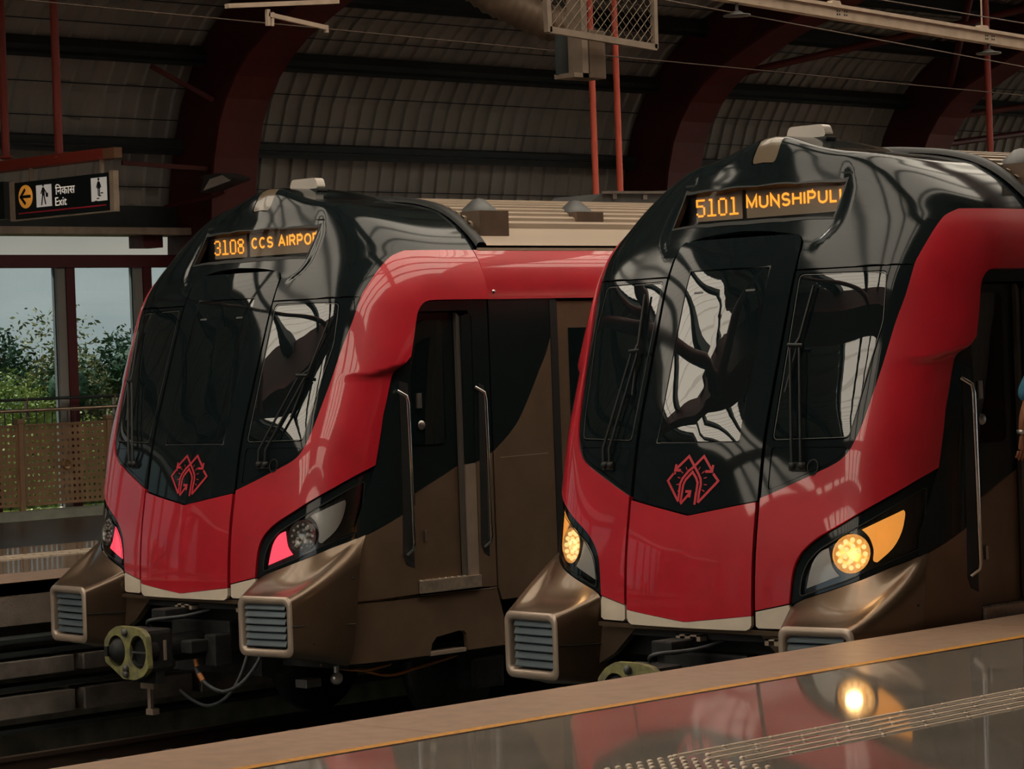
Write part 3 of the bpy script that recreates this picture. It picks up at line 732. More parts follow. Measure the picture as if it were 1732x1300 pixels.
    hl+= [(1.597,1.93),(1.593,1.70),(1.591,1.515)]+[(a_,b_+.006) for a_,b_ in curve(HL_BOT,closed=False,n=3)[::-1][1:]]
    lens=roundpoly([(.800,1.266),(.812,1.375),(.848,1.462),(.918,1.535),(1.018,1.592),(1.158,1.668),(1.313,1.757),(1.436,1.826),(1.545,1.880),(1.548,1.66),(1.540,1.532),(1.368,1.475),(1.10,1.362)],.03)
    grey=curve([(0.835,1.312),(1.045,1.386),(1.0,1.440),(0.977,1.52),(0.972,1.545),(0.917,1.520),(0.868,1.45)],n=3,corners=(0,1,4))
    amb=curve([(1.172,1.648),(1.3,1.705),(1.415,1.752),(1.428,1.728),(1.414,1.63),(1.365,1.539),(1.275,1.462),(1.250,1.474),(1.250,1.534),(1.220,1.604)],n=3,corners=(0,2,6))
    cir=[(1.117+.112*math.cos(t*PI/16),1.515+.110*math.sin(t*PI/16)) for t in range(32)]
    cir2=[(1.117+.137*math.cos(t*PI/16),1.515+.135*math.sin(t*PI/16)) for t in range(32)]
    for sg,sx in((1,'R'),(-1,'L')):
        h=link('headlamp',panel_mesh('hl'+sx,hl,surfS(-.010,False,sg),M['black'],h=.05,thick=.03,holes=(lens,)),None,root)
        link('lamp_backing',panel_mesh('hlb'+sx,lens,surfS(-.030,False,sg),M['lampback'],h=.06,thick=0,holes=(cir,)),None,h)
        link('inner_lamp',panel_mesh('hg'+sx+cfg['inner'],grey,surfS(-.022,False,sg),M[cfg['inner']],h=.04,thick=.008),None,h)
        link('outer_lamp',panel_mesh('ha'+sx+cfg['outer'],amb,surfS(-.022,False,sg),M[cfg['outer']],h=.04,thick=.008),None,h)
        # bowl
        F=surfS(0,False,sg);c=F(np.array([1.117]),np.array([1.515]))[0];e=.01
        du=Vector(F(np.array([1.127]),np.array([1.515]))[0]-c).normalized();dv=Vector(F(np.array([1.117]),np.array([1.525]))[0]-c).normalized()
        nn=du.cross(dv)*(1 if sg>0 else -1);nn.normalize()
        if nn.y>0:nn=-nn
        c=Vector(c)
        b=MB();pr=[(.113,-.022),(.105,-.030),(.085,-.045),(.045,-.058),(0,-.062)];k=24;vs=[c+du*r*math.cos(2*PI*i/k)+dv*r*math.sin(2*PI*i/k)+nn*d for r,d in pr for i in range(k)]
        b.add(vs,[(j*k+i,j*k+(i+1)%k,(j+1)*k+(i+1)%k,(j+1)*k+i) for j in range(4) for i in range(k)],True)
        bw=b.obj('lamp_bowl',M['bowlw' if cfg['lit'] else 'bowl'],h)
        b=MB()
        P=[(.080,i*2*PI/12) for i in range(12)]+[(.042,i*2*PI/6+.4) for i in range(5)]
        for r,t in P: b.ball(c+du*r*math.cos(t)+dv*r*math.sin(t)-nn*.030,.0145 if cfg['lit'] else .010,5)
        tag(b.obj('led',M['led' if cfg['lit'] else 'lampoff'],h),kind='stuff')
        if cfg['lit']:
            ld=bpy.data.lights.new('headlamp_light','POINT');ld.energy=0.6;ld.color=(1,.6,.25);ld.shadow_soft_size=.05;lo=bpy.data.objects.new('headlamp_light',ld);COL.objects.link(lo);lo.parent=h;lo.location=c+nn*.02
        link('lens_cover',panel_mesh('lc'+sx,lens,surfS(-.004,False,sg),M['clear'],h=.06,thick=0),None,h)
        link('lens_edge',ribbon_mesh('le'+sx,[dict(p=lens+[lens[0]])],surfS(-.001,False,sg),.007,M['rubber']),None,h)
        if sx=='R': me=bumper_mesh('bumpR')
        else: me=mirror_mesh(bumper_mesh('bumpR'),'bumpL')
        bm=link('bumper',me,None,root)
        # frame and grille
        yf=lambda x:-.197+(x-.86)*.105
        def frame(b,sg=sg):
            o_=rrect(.863,1.362,.715,1.128,.055,4);i1=rrect(.873,1.352,.725,1.118,.05,4);i2=rrect(.900,1.325,.755,1.088,.04,4);i3=rrect(.912,1.313,.768,1.075,.035,4)
            n=len(o_);vs=[];
            for L_,d in((o_,.0),(i1,-.014),(i2,-.014),(i3,.0),(i3,.07)):
                vs+=[(sg*x,yf(x)+d,z) for x,z in L_]
            b.add(vs,[(j*n+i,j*n+(i+1)%n,(j+1)*n+(i+1)%n,(j+1)*n+i) for j in range(4) for i in range(n)],True)
        fr=mb('grille_frame','gf'+sx,frame,'bronzel',bm)
        def back(b,sg=sg): b.add([(sg*x,yf(x)+.069,z) for x,z in((.91,.766),(1.315,.766),(1.315,1.077),(.91,1.077))],[(0,1,2,3)])
        mb('grille_back','gb'+sx,back,'cavity',bm)
        for q in range(6):
            def slat(b,sg=sg,q=q):
                z=.785+q*.050
                prof=[(.062,z+.050),(.022,z+.041),(.004,z+.006),(.006,z),(.060,z+.036)]
                vs=[(sg*x,yf(x)+y,zz) for x in(.915,1.285) for y,zz in prof];n=5
                b.add(vs,[(i,(i+1)%n,n+(i+1)%n,n+i) for i in range(n)]+[tuple(range(n)),tuple(range(2*n-1,n-1,-1))])
            mb('slat','sl%d'%q+sx,slat,'slat',bm)
        # split joint round the bumper
        b=MB();b.tube([(sg*.858,-.19,.930),(sg*.80,0,.925),(sg*.775,.12,.92)],.0045,6);b.tube([(sg*1.366,-.15,.930),(sg*1.428,.10,.918),(sg*1.456,.34,.906)],.0045,6)
        for p in((1.405,0,.80),(1.44,.22,.80),(1.425,.15,1.05),(1.45,.34,1.22)): b.ball((sg*p[0],p[1],p[2]),.009,4)
        b.obj('joint',M['rubber'],bm)
        # fascia wing under the nose
        b=MB();b.prism([(.80,1.066),(.44,1.050),(.50,1.02),(.665,.872),(.80,.80)],lambda u,v,d:(sg*u,d,v),.10,.16);b.obj('fascia_wing',M['bronze'],root)
        # wipers
        W=cfg['wiper'];F=surfS(.045,False,sg)
        b=MB();P=lambda s_,z_,o_=0.045:tuple(surfS(o_,False,sg)(np.array([s_]),np.array([z_]))[0])
        (s0,z0),(s1,z1),(b0,b1)=W['base'],W['joint'],W['blade']
        b.bar(P(s0-.055,z0-.005,.008),P(s0+.055,z0-.005,.008),.05,.02,(0,1,0));wp=b.obj('wiper',M['rubber'],root)
        for dx in(-.03,.03):
            b=MB();b.tube([P(s0+dx,z0,.02),P(s0+dx+.03*(s1-s0),z0+.10,.045),P(s1+dx,z1-.02,.05)],[.013,.010,.008],6);b.obj('wiper_arm',M['rubber'],wp)
        b=MB();b.tube([P(*b0,.025),P((b0[0]+b1[0])/2,(b0[1]+b1[1])/2,.028),P(*b1,.025)],.008,6);b.tube([P(s1-.05,z1,.05),P(s1+.05,z1-.005,.05)],.012,6)
        b.tube([P(s1,z1,.05),P((b0[0]+b1[0])/2,(b0[1]+b1[1])/2,.03)],.008,6);b.obj('blade',M['rubber'],wp)
        for dx in(-.03,.03):
            b=MB();b.ball(P(s0+dx,z0,.015),.026,5);b.obj('pivot',M['rubber'],wp)
        # cable loop near pivot
        if sg>0: b=MB();b.tube([P(s0+.10+.035*math.cos(t),z0-.01+.045*math.sin(t),.012) for t in np.linspace(0,2*PI,14)],.004,5);b.obj('washer_hose',M['rubber'],wp)
    # fascia bar + underside
    b=MB();b.prism([(-.74,1.066),(.74,1.066),(.74,1.040),(.45,1.036),(-.45,1.036),(-.74,1.040)],lambda u,v,d:(u,d,v),.04,.12);b.obj('fascia_bar',M['bronze'],root)
    b=MB()
    for x in(-.08,.60):
        b.box(x,x+.19,.0,.06,1.012,1.022);b.box(x,x+.03,.0,.06,.985,1.022);b.box(x+.07,x+.11,.0,.06,.985,1.022);b.box(x+.16,x+.19,.0,.06,.985,1.022)
    b.obj('bracket',M['bronzel'],root)
    # ---------------- coupler
    cpx=empty('y',(0,0,0),None,None);bpy.data.objects.remove(cpx)
    def plate(b):
        out_=roundpoly([(-.262,.66),(-.262,.80),(-.20,.865),(-.12,.905),(.06,.905),(.165,.885),(.215,.84),(.228,.62),(.17,.565),(.08,.535),(-.06,.535),(-.17,.60),(-.25,.64)],.02,2)
        return out_
    o_=plate(None)
    h1=[(-.125+.098*math.cos(t*PI/12),.728+.112*math.sin(t*PI/12)) for t in range(24)]
    h2=[(.115+.092*math.cos(t*PI/12),.728+.120*math.sin(t*PI/12)) for t in range(24)]
    pl=link('coupler',panel_mesh('cpl',o_,plane_xz(-.50),M['couply'],h=.05,thick=.045,holes=(h1,h2),out=(0,-1,0)),None,root)
    b=MB();b.lathe([(.098,0),(.090,.03),(.085,.12),(0,.13)],(.115,-.49,.728),'y',20);b.obj('coupler_cup',M['darkiron'],pl)
    b=MB();b.lathe([(.0,-.05),(.035,-.045),(.06,-.03),(.088,.0),(.096,.02)],(-.125,-.49,.728),'y',20);b.box(-.225,-.19,-.53,-.47,.69,.76);b.obj('coupler_cone',M['darkiron'],pl)
    b=MB();b.bar((.04,-.485,.728),(.19,-.485,.728),.012,.012,(0,1,0));b.obj('coupler_bar',M['greyp'],pl)
    b=MB()
    for x,z in((-.01,.865),(-.01,.611),(-.01,.575)): b.ball((x,-.515,z),.026,5,(1,.9,1.1))
    b.obj('bolt',M['greyp'],pl)
    b=MB();b.box(-.20,.17,-.455,-.22,.58,.88,bev=.03);b.tube([(0,-.25,.72),(0,.35,.72)],.10,14);b.box(-.12,.16,-.38,-.30,.50,.60,bev=.01);b.obj('coupler_head',M['darkiron'],pl)
    b=MB();b.box(-.32,.34,.15,.5,.66,.90,bev=.02);b.box(-.5,.5,.3,.5,.5,.98);b.box(.30,.42,-.05,.1,.60,.82,bev=.01);b.box(-.10,.06,-.2,0,.92,1.0,bev=.01);b.obj('draft_gear',M['darkiron'],root)
    b=MB();b.tube([(.155,-.30,.80),(.155,-.30,.66)],.022,10);b.tube([(.05,-.28,.86),(.05,-.28,.78)],.035,10);b.obj('valve',M['bronzel'],pl)
    b=MB();b.box(-.09,-.055,-.27,-.24,.27,.46,bev=.004);b.box(-.10,-.02,-.28,-.22,.255,.30,bev=.004);b.box(-.15,.0,-.28,-.24,.44,.48);b.obj('trip_arm',M['bronzel'],pl)
    b=MB();b.box(.22,.34,-.2,-.05,.70,.79,bev=.01);b.box(.05,.16,-.3,-.2,.60,.66,bev=.01);b.obj('junction_box',M['darkiron'],root)
    for pa,pb,rr in(((.256,-.1,.65),(.27,-.1,.60),.018),((.29,-.1,.545),(.33,-.1,.50),.02),((.08,-.2,.63),(.10,-.2,.61),.02)):
        b=MB();b.tube([pa,pb],rr,8);b.obj('hose_fitting',M['orangep'],root)
    b=MB()
    def cat(P,n=6):
        o=[];P=[Vector(p) for p in P]
        for i in range(len(P)-1):
            p0=P[max(i-1,0)];p1=P[i];p2=P[i+1];p3=P[min(i+2,len(P)-1)]
            for k in range(n):
                t=k/n;o.append(.5*((2*p1)+(p2-p0)*t+(2*p0-5*p1+4*p2-p3)*t*t+(3*p1-p0-3*p2+p3)*t**3))
        return o+[P[-1]]
    b.tube(cat([(.26,-.1,.64),(.26,-.1,.58),(.33,-.1,.50),(.52,-.1,.438),(.70,-.08,.49),(.79,0,.62),(.82,.1,.80)]),.014,8)
    b.tube(cat([(.07,-.1,.42),(.20,-.1,.36),(.38,-.1,.329),(.58,-.1,.40),(.68,-.05,.55),(.70,.05,.80)]),.012,8)
    b.tube(cat([(-.10,-.2,.86),(0,-.3,.93),(.15,-.1,.95),(.2,.1,.98)]),.012,8)
    b.obj('brake_hose',M['hose'],root)
    # bogies
    for yb in(1.9,14.5):
        bo=MB()
        for sg in(1,-1):
            bo.box(sg*1.02,sg*1.14,yb-.2,yb+2.4,.42,.60,bev=.02)
            for yy in(yb,yb+2.2): bo.box(sg*.98,sg*1.18,yy-.16,yy+.16,.28,.52,bev=.03)
        bo.box(-1.1,1.1,yb+.9,yb+1.4,.5,.8);bg_=bo.obj('bogie_frame',M['darkiron'],root)
        for yy in(yb,yb+2.2):
            b=MB()
            for sg in(1,-1): b.lathe([(.0,-.065),(.36,-.06),(.43,-.05),(.43,.06),(.0,.065)],(sg*.75,yy,.43),'x',28)
            b.tube([(-.8,yy,.43),(.8,yy,.43)],.08,12);b.obj('wheelset',M['darkiron'],bg_)
    b=MB();b.box(1.06,1.18,.12,.26,.47,.53,bev=.008);b.obj('sensor_box',M['greyp'],root)
    b=MB();b.ball((1.2,.38,.515),.045,7);b.tube([(1.2,.38,.515),(1.2,.38,.60)],.02,8);b.obj('antenna',M['steel'],root)
    b=MB();b.tube(cat([(1.0,.7,.55),(1.1,.95,.47),(1.15,1.2,.50),(1.15,1.6,.55)]),.012,6);b.tube(cat([(.9,.5,.58),(1.1,.7,.53),(1.2,.9,.56)]),.01,6);b.obj('floor_cable',M['orangep'],root)
    b=MB();b.box(-1.2,1.2,.5,1.7,.56,.66);b.box(-1.15,1.15,4.8,13.5,.45,.95);b.obj('underframe_box',M['darkiron'],root)
    return root
M['tanlens']=mat('amber_grey_lens',(.15,.11,.07),.25,0,.5,noise=.2,nscale=5)
M['ventbr']=mat('brown_vent',(.14,.095,.065),.5,.4,noise=.15)
M['sealg']=mat('grey_seal',(.09,.08,.07),.5)
M['stepst']=mat('tread_plate',(.42,.34,.27),.4,.6,noise=.2,nscale=20)
M['lampback']=mat('lamp_backing',(.012,.013,.014),.25,0,.3)
RT=(-10.987,12.587,0);LT=(-15.797,12.650,0)
build_train(RT,'red, black and bronze metro train showing 5101, nearest the foreground platform',
  dict(id='a',num='5101',route='MUNSHIPULIA',rx=(-.152,.668),inner='lampoff',outer='ambglow',lit=True,wiper=dict(base=(.745,2.015),joint=(.625,2.715),blade=((.665,3.06),(.60,2.44)))))
build_train(LT,'red, black and bronze metro train showing 3108, with pink-red marker lamps',
  dict(id='b',num='3108',route='CCS AIRPORT',rx=(-.130,.69),inner='redglow',outer='lampoff',lit=False,wiper=dict(base=(.735,2.01),joint=(.965,2.625),blade=((1.075,2.99),(.93,2.33)))))
M['coping2']=mat('lower_ledge',(.20,.12,.08),.6,noise=.3,nscale=4)
M['stud']=mat('stud_steel',(.80,.64,.50),.35,.1)
M['kerbl']=mat('pale_kerb',(.30,.31,.25),.7,noise=.2)
M['archm']=mat('maroon_steel',(.10,.012,.016),.5)
M['archf']=mat('red_steel_flange',(.13,.014,.010),.5,noise=.15,nscale=2)
M['redpoled']=mat('dull_red_pipe',(.30,.035,.02),.5)
M['wire']=mat('copper_wire',(.10,.07,.05),.6,.3)
M['ductm']=mat('duct_foil',(.16,.11,.075),.55,.3,noise=.2)
M['frostt']=bpy.data.materials.new('frosted_glass');M['frostt'].use_nodes=True
_n=M['frostt'].node_tree;_n.nodes.clear();_o=_n.nodes.new('ShaderNodeOutputMaterial');_t=_n.nodes.new('ShaderNodeBsdfTransparent');_t.inputs[0].default_value=(.42,.42,.40,1)
_n.links.new(_t.outputs[0],_o.inputs[0])
M['tandark']=mat('dark_tan_steel',(.20,.15,.11),.6,noise=.15,nscale=8)  # darker copy of the tan painted steel
M['beamend']=mat('brown_end',(.22,.10,.05),.6)
# ------------------------------------------------------------------ station: ground, tracks, platforms
def st(o): o['kind']='structure';return o
PZ=1.10
b=MB();b.box(-17.9,-9.6,-42,70,-.62,-.45);st(b.obj('floor',M['track']))
b=MB();b.add([(-400,-300,-9),(300,-300,-9),(300,500,-9),(-400,500,-9)],[(0,1,2,3)]);st(b.obj('floor',M['ground']))
for cxr in(-10.987,-15.797):
    t=empty('railway_track',(cxr,0,0),'running rails and concrete plinths under the %s train'%('nearer right-hand' if cxr>-12 else 'farther left-hand'),'track')
    for sgn in(-.7575,.7575):
        b=MB();b.prism([(-.07,-.17),(.07,-.17),(.07,-.15),(.012,-.13),(.012,-.045),(.036,-.03),(.036,0),(-.036,0),(-.036,-.03),(-.012,-.045),(-.012,-.13),(-.07,-.15)],lambda u,v,d:(sgn+u,d,v),-42,60)
        b.obj('rail',M['railst'],t)
        pm=MB().box(-.22,.22,0,3.6,-.46,-.18).mesh('plinth',M['concreted'])
        for k in range(18): link('plinth',pm,None,t,loc=(sgn,-13.2+3.9*k,0))
        fm=MB().box(-.16,.16,-.06,.06,-.18,-.14).box(-.12,-.07,-.04,.04,-.14,-.11).box(.07,.12,-.04,.04,-.14,-.11).mesh('rail_clip',M['greyp'])
        for k in range(34): link('rail_clip',fm,None,t,loc=(sgn,4+.6*k,0))
# near platform
XE=-9.41
b=MB();b.box(XE+.10,.94,-42,70,-.5,.79);st(b.obj('wall_platform',M['concreted']))
b=MB();b.box(-8.635,1.2,-42,70,.80,PZ);st(b.obj('floor',M['granite']))
cop=empty('platform_edge',(XE,0,PZ),'tan coping stones edging the foreground platform beside the right train','platform edge')
cm=MB().box(0,.675,0,2.394,-.30,0,bev=.006).mesh('coping_stone',M['coping'])
for k in range(16): link('coping_stone',cm,None,cop,loc=(0,-6.0+2.4*k,0))
b=MB();b.box(-8.735,-8.665,-14,50,PZ-.2,PZ+.0015);tag(b.obj('platform_line',M['yellow']),'worn yellow painted line along the foreground platform coping','line')
b=MB();b.box(-8.665,-8.635,-42,70,.8,PZ);st(b.obj('trim_1',M['granited']))
b=MB();b.box(XE-.05,XE+.10,-14,7.6,.80,.955);b.box(XE-.05,XE+.10,7.62,60,.80,.955);st(b.obj('trim_2',M['coping2']))
# tactile paving: steel bars and domes
tp=empty('tactile_paving',(-7.23,0,PZ),'strip of steel guide bars and domes set in the foreground platform','tactile paving')
def capsule(L_,r,h):
    mb=MB();n=8;ring=[]
    for k in range(n+1): t=-PI/2+PI*k/n;ring.append((r*math.sin(t)*-1,L_+r*math.cos(t)))
    for k in range(n+1): t=PI/2+PI*k/n;ring.append((r*math.sin(t)*-1,r*math.cos(t)))
    N=len(ring);lo=[(x,y,0) for x,y in ring];hi=[(x*.62,(y-L_/2)*.99+L_/2,h) for x,y in ring]
    mb.add(lo+hi,[(i,(i+1)%N,N+(i+1)%N,N+i) for i in range(N)]+[tuple(range(N,2*N))]);return mb
bmh=capsule(.245,.0125,.006).mesh('guide_bar',M['stud'])
dmm=MB().lathe([(.0125,0),(.012,.004),(.007,.007),(0,.0075)],(0,0,0),'z',10).mesh('dome',M['stud'])
for r_ in range(5):
    x=-.175+.0875*r_
    for k in range(34):
        y=8.42+.30*k+(.10 if r_%2 else 0)
        link('guide_bar',bmh,None,tp,loc=(x,y,0))
        link('dome',dmm,None,tp,loc=(x,y-.0275,0))
for i in range(9):
    for k in range(13): link('dome',dmm,None,tp,loc=(-.17+.062*i,8.36-.062*k,0))
# far platform
XF=-17.93
b=MB();b.box(-26.6,XF-.55,-42,70,-.9,.72);st(b.obj('wall_platform',M['concreted']))
b=MB();b.box(-26.6,XF,-42,70,.77,PZ-.002);st(b.obj('floor',M['concrete']))
b=MB();b.box(-21.45,-18.75,-42,70,PZ-.1,PZ+.002);st(b.obj('floor',M['granite']))
b=MB();b.box(-25.15,-21.45,-42,70,PZ-.1,PZ+.003);st(b.obj('floor',M['granited']))
b=MB();b.box(-18.75,XF-.0,-42,70,PZ-.1,PZ+.002);st(b.obj('floor',M['coping']))
t=empty('tactile_paving',(-20.2,0,PZ+.003),'strip of pale guide bars across the far platform beside the left train','tactile paving')
bm2=MB().box(-.02,.02,0,.27,0,.007,bev=.003).mesh('guide_bar',M['stud'])
for r_ in range(4):
    for k in range(28): link('guide_bar',bm2,None,t,loc=(-.3+.12*r_,12+.30*k,0))
b=MB();b.box(-25.4,-25.1,-42,70,PZ,1.20);st(b.obj('trim_3',M['kerbl']))
# blocks under the far platform edge
cb=empty('cable_trough',(XF,0,0),'rows of concrete blocks below the far platform edge','concrete blocks')
b1=MB().box(.08,.30,0,1.06,.10,.265,bev=.006).mesh('block',M['concreted']);b2=MB().box(.08,.30,0,1.06,.405,.53,bev=.006).mesh('block',M['concreted'])
for k in range(34):
    for me in(b1,b2): link('block',me,None,cb,loc=(0,-5.3+1.155*k-.04,0))
b=MB()
for z in(.30,.56,.66,-.02): b.box(.02,.26,-6,40,z,z+.035)
b.obj('shelf',M['archd'],cb)
# perforated railing on the far platform
fence=empty('platform_railing',(-25.3,0,PZ),'bronze perforated metal railing along the back of the far platform','railing')
def perf():
    mb=MB();nx,nz=16,12;L_=1.09;H=.87;dx=L_/nx;dz=H/nz
    for i in range(nx):
        for j in range(nz):
            x0=i*dx;z0=j*dz;c=(x0+dx/2,z0+dz/2);r=.0165
            hole=[(c[0]+r*math.cos(PI/8+k*PI/4),c[1]+r*math.sin(PI/8+k*PI/4)) for k in range(8)]
            sq=[(x0+dx,z0+dz/2+dz*.5),(x0+dx/2,z0+dz),(x0,z0+dz),(x0,z0+dz/2),(x0,z0),(x0+dx/2,z0),(x0+dx,z0),(x0+dx,z0+dz/2)]
            sq=[(x0+dx,z0+dz),(x0+dx/2,z0+dz),(x0,z0+dz),(x0,z0+dz/2),(x0,z0),(x0+dx/2,z0),(x0+dx,z0),(x0+dx,z0+dz/2)]
            vs=[(0,a,c_) for a,c_ in hole]+[(0,a,c_) for a,c_ in sq]
            # hole k at 22.5+45k deg ; map to square ring
            fs=[(k,(k+1)%8,8+((k+1)%8),8+k) for k in range(8)]
            mb.add(vs,fs)
    me=mb.mesh('perforated_panel',M['bronzefence'],fix=False);return me
pm=perf();pitch=1.20;y0=18.15-1.2*6
rimm=MB().bar((0,0,0),(0,1.09,0),.03,.02).bar((0,0,.87),(0,1.09,.87),.03,.02).bar((0,0,0),(0,0,.87),.03,.015).bar((0,1.09,0),(0,1.09,.87),.03,.015).mesh('panel_rim',M['bronzefence'])
pom=MB().box(-.03,.03,-.03,.03,0,1.08,bev=.008).box(-.05,.05,-.05,.05,0,.02).box(-.04,.04,-.05,.05,1.05,1.10,bev=.01).mesh('post',M['bronzefence'])
ufm=MB().box(-.02,.02,-.012,.012,1.1,1.32).mesh('upright',M['brass'])
bam=MB().box(-.006,.006,-.006,.006,1.02,1.20).mesh('baluster',M['greyp'])
med=MB().lathe([(0,.012),(.045,.012),(.05,.018),(.057,.016),(.060,0)],(0,0,0),'x',24).bar((.012,-.03,-.03),(.012,0,.03),.008,.01,(1,0,0)).bar((.012,.03,-.03),(.012,0,.03),.008,.01,(1,0,0)).ball((.012,0,-.01),.012,4).mesh('medallion',M['medal'])
for k in range(13):
    y=y0+pitch*k
    q=link('panel',pm,None,fence,loc=(0,y+.02,.16));link('panel_rim',rimm,None,q)
    link('medallion',med,None,q,loc=(.004,.545,.42))
    link('post',pom,None,fence,loc=(0,y-.045,0))
    link('upright',ufm,None,fence,loc=(-.06,y+.10,0))
for k in range(120): link('baluster',bam,None,fence,loc=(-.10,14+.105*k,0))
b=MB();b.tube([(0,y0-.5,1.19),(0,y0+16,1.19)],.022,10);b.obj('handrail',M['brass'],fence)
b=MB();b.tube([(-.10,y0-.5,1.31),(-.10,y0+16,1.31)],.018,10);b.obj('top_rail',M['archd'],fence)
# glazed rear wall
st_w=lambda name,b,m:st(b.obj(name,M[m]))
for k in range(56):
    y=18.87-1.085*52*1.0+1.085*k
    b=MB();b.box(-25.62,-25.60,y+.13,y+1.085,PZ+.1,3.87);st_w('window_%d'%(k+1),b,'winglass')
    b=MB();b.box(-25.66,-25.56,y,y+.115,PZ,3.87);st_w('trim_4',b,'mull')
    b=MB();b.box(-25.66,-25.54,y+.115,y+.235,PZ,3.87);st_w('trim_5',b,'archm')
b=MB();b.box(-25.70,-25.52,-40,60,3.86,4.0);st_w('trim_6',b,'archm')
b=MB();b.box(-25.66,-25.64,-40,22.5,4.0,4.22);st_w('window_60',b,'frostt')
b=MB();b.box(-25.72,-25.45,20.02,20.3,4.08,4.22);st_w('trim_7',b,'archm')
b=MB();b.box(-25.8,-25.3,-40,60,4.22,4.30);st_w('trim_8',b,'tanpaint')
b=MB();b.box(-25.9,-25.55,-40,60,4.30,4.56);st_w('trim_9',b,'archd')
b=MB();b.box(-25.75,-25.6,22.5,60,PZ,3.86);st_w('wall_left',b,'concreted')
# roof shell
PROF=[(-25.78,4.3),(-25.72,4.75),(-25.60,5.3),(-25.42,5.82),(-25.12,6.30),(-24.72,6.70),(-24.2,7.02),(-23.2,7.42),(-21.8,7.86),(-20,8.30),(-18,8.68),(-16,8.94),(-14,9.08),(-12.4,9.12)]
PROF+=[(-24.8-x,z) for x,z in PROF[-2::-1]]
def shell(y0,y1,name,m,pf=PROF,pitch=.245):
    mb=MB();ys=[];y=y0
    while y<y1-1e-6:
        ys+=[(y,0),(y+pitch*.78,0),(y+pitch*.84,.035),(y+pitch*.95,.035)];y+=pitch
    ys.append((y,0));n=len(pf);vs=[]
    nr=[]
    for i in range(n):
        a=Vector(pf[min(i+1,n-1)])-Vector(pf[max(i-1,0)]);a.normalize();nr.append((a.y,-a.x))
    for yy,d in ys: vs+=[(pf[i][0]+nr[i][0]*d,yy,pf[i][1]+nr[i][1]*d) for i in range(n)]
    mb.add(vs,[(j*n+i,j*n+i+1,(j+1)*n+i+1,(j+1)*n+i) for j in range(len(ys)-1) for i in range(n-1)]);return st(mb.obj(name,m))
shell(12.2,62,'ceiling',M['sheet'],PROF[:12]);shell(12.2,62,'ceiling',M['skyl'],PROF[11:16]);shell(12.2,62,'ceiling',M['sheet'],PROF[15:])  # middle strip: unseen translucent ridge, added to light train roofs and sheets
shell(-10,12.2,'ceiling',M['sheet'],PROF[:9])
shell(-10,12.2,'ceiling',M['skyl'],PROF[8:11],pitch=.35)
shell(-10,12.2,'ceiling',M['sheet'],PROF[10:13])
shell(-10,12.2,'ceiling',M['skyl'],PROF[12:16],pitch=.35)  # same added ridge strip, unseen, for light from above
shell(-10,12.2,'ceiling',M['sheet'],PROF[15:])
shell(-40,-10,'ceiling',M['sheet'],PROF[:11],pitch=.35)
shell(-40,-10,'ceiling',M['skyl'],PROF[10:17],pitch=.35)  # added ridge strip continued behind the camera, unseen
shell(-40,-10,'ceiling',M['sheet'],PROF[16:],pitch=.35)
b=MB();b.box(.95,1.1,-42,62,PZ,4.6);st(b.obj('wall_right',M['concrete']))  # unseen near side, added solid to keep light off the train sides
# horizontal laps across the sheets
LEN_=[0]
for i in range(1,len(PROF)):LEN_.append(LEN_[-1]+math.hypot(PROF[i][0]-PROF[i-1][0],PROF[i][1]-PROF[i-1][1]))
def pat(l): return float(np.interp(l,LEN_,[p[0] for p in PROF])),float(np.interp(l,LEN_,[p[1] for p in PROF]))
def pnr(l):
    a=Vector(pat(l+.05))-Vector(pat(l-.05));a.normalize();return a
ORD=['lowest','second lowest','third lowest','fourth lowest','fifth lowest','sixth lowest','seventh lowest','eighth lowest','ninth lowest','tenth lowest','eleventh lowest','twelfth lowest','thirteenth lowest','fourteenth lowest']
def PLAB(k): return 'dark steel roof purlin, %s on the left slope behind the trains'%ORD[k] if k<13 else 'dark steel roof purlin, %s on the slope above the foreground platform'%ORD[26-k]
l=.99;k=0
while l<LEN_[-1]-.5 and k<27:
    x,z=pat(l);t_=pnr(l);n_=Vector((t_.y,-t_.x))
    p=Vector((x,z))+n_*.13
    b=MB()
    u3=(t_.x,0,t_.y)
    b.bar((p.x,-40,p.y),(p.x,62,p.y),.16,.17,u3)
    q=p+n_*.085;b.bar((q.x,-40,q.y),(q.x,62,q.y),.11,.02,u3)
    tag(b.obj('roof_purlin',M['archd']),PLAB(k),'purlin','purlins under the curved station roof')
    l+=1.18;k+=1
b=MB()
for l in np.arange(.5,9,.395):
    x,z=pat(l);t_=pnr(l);n_=Vector((t_.y,-t_.x));p=Vector((x,z))+n_*.04;b.bar((p.x,12.3,p.y),(p.x,60,p.y),.006,.012,(t_.x,0,t_.y))
st(b.obj('trim_10',M['archd']))
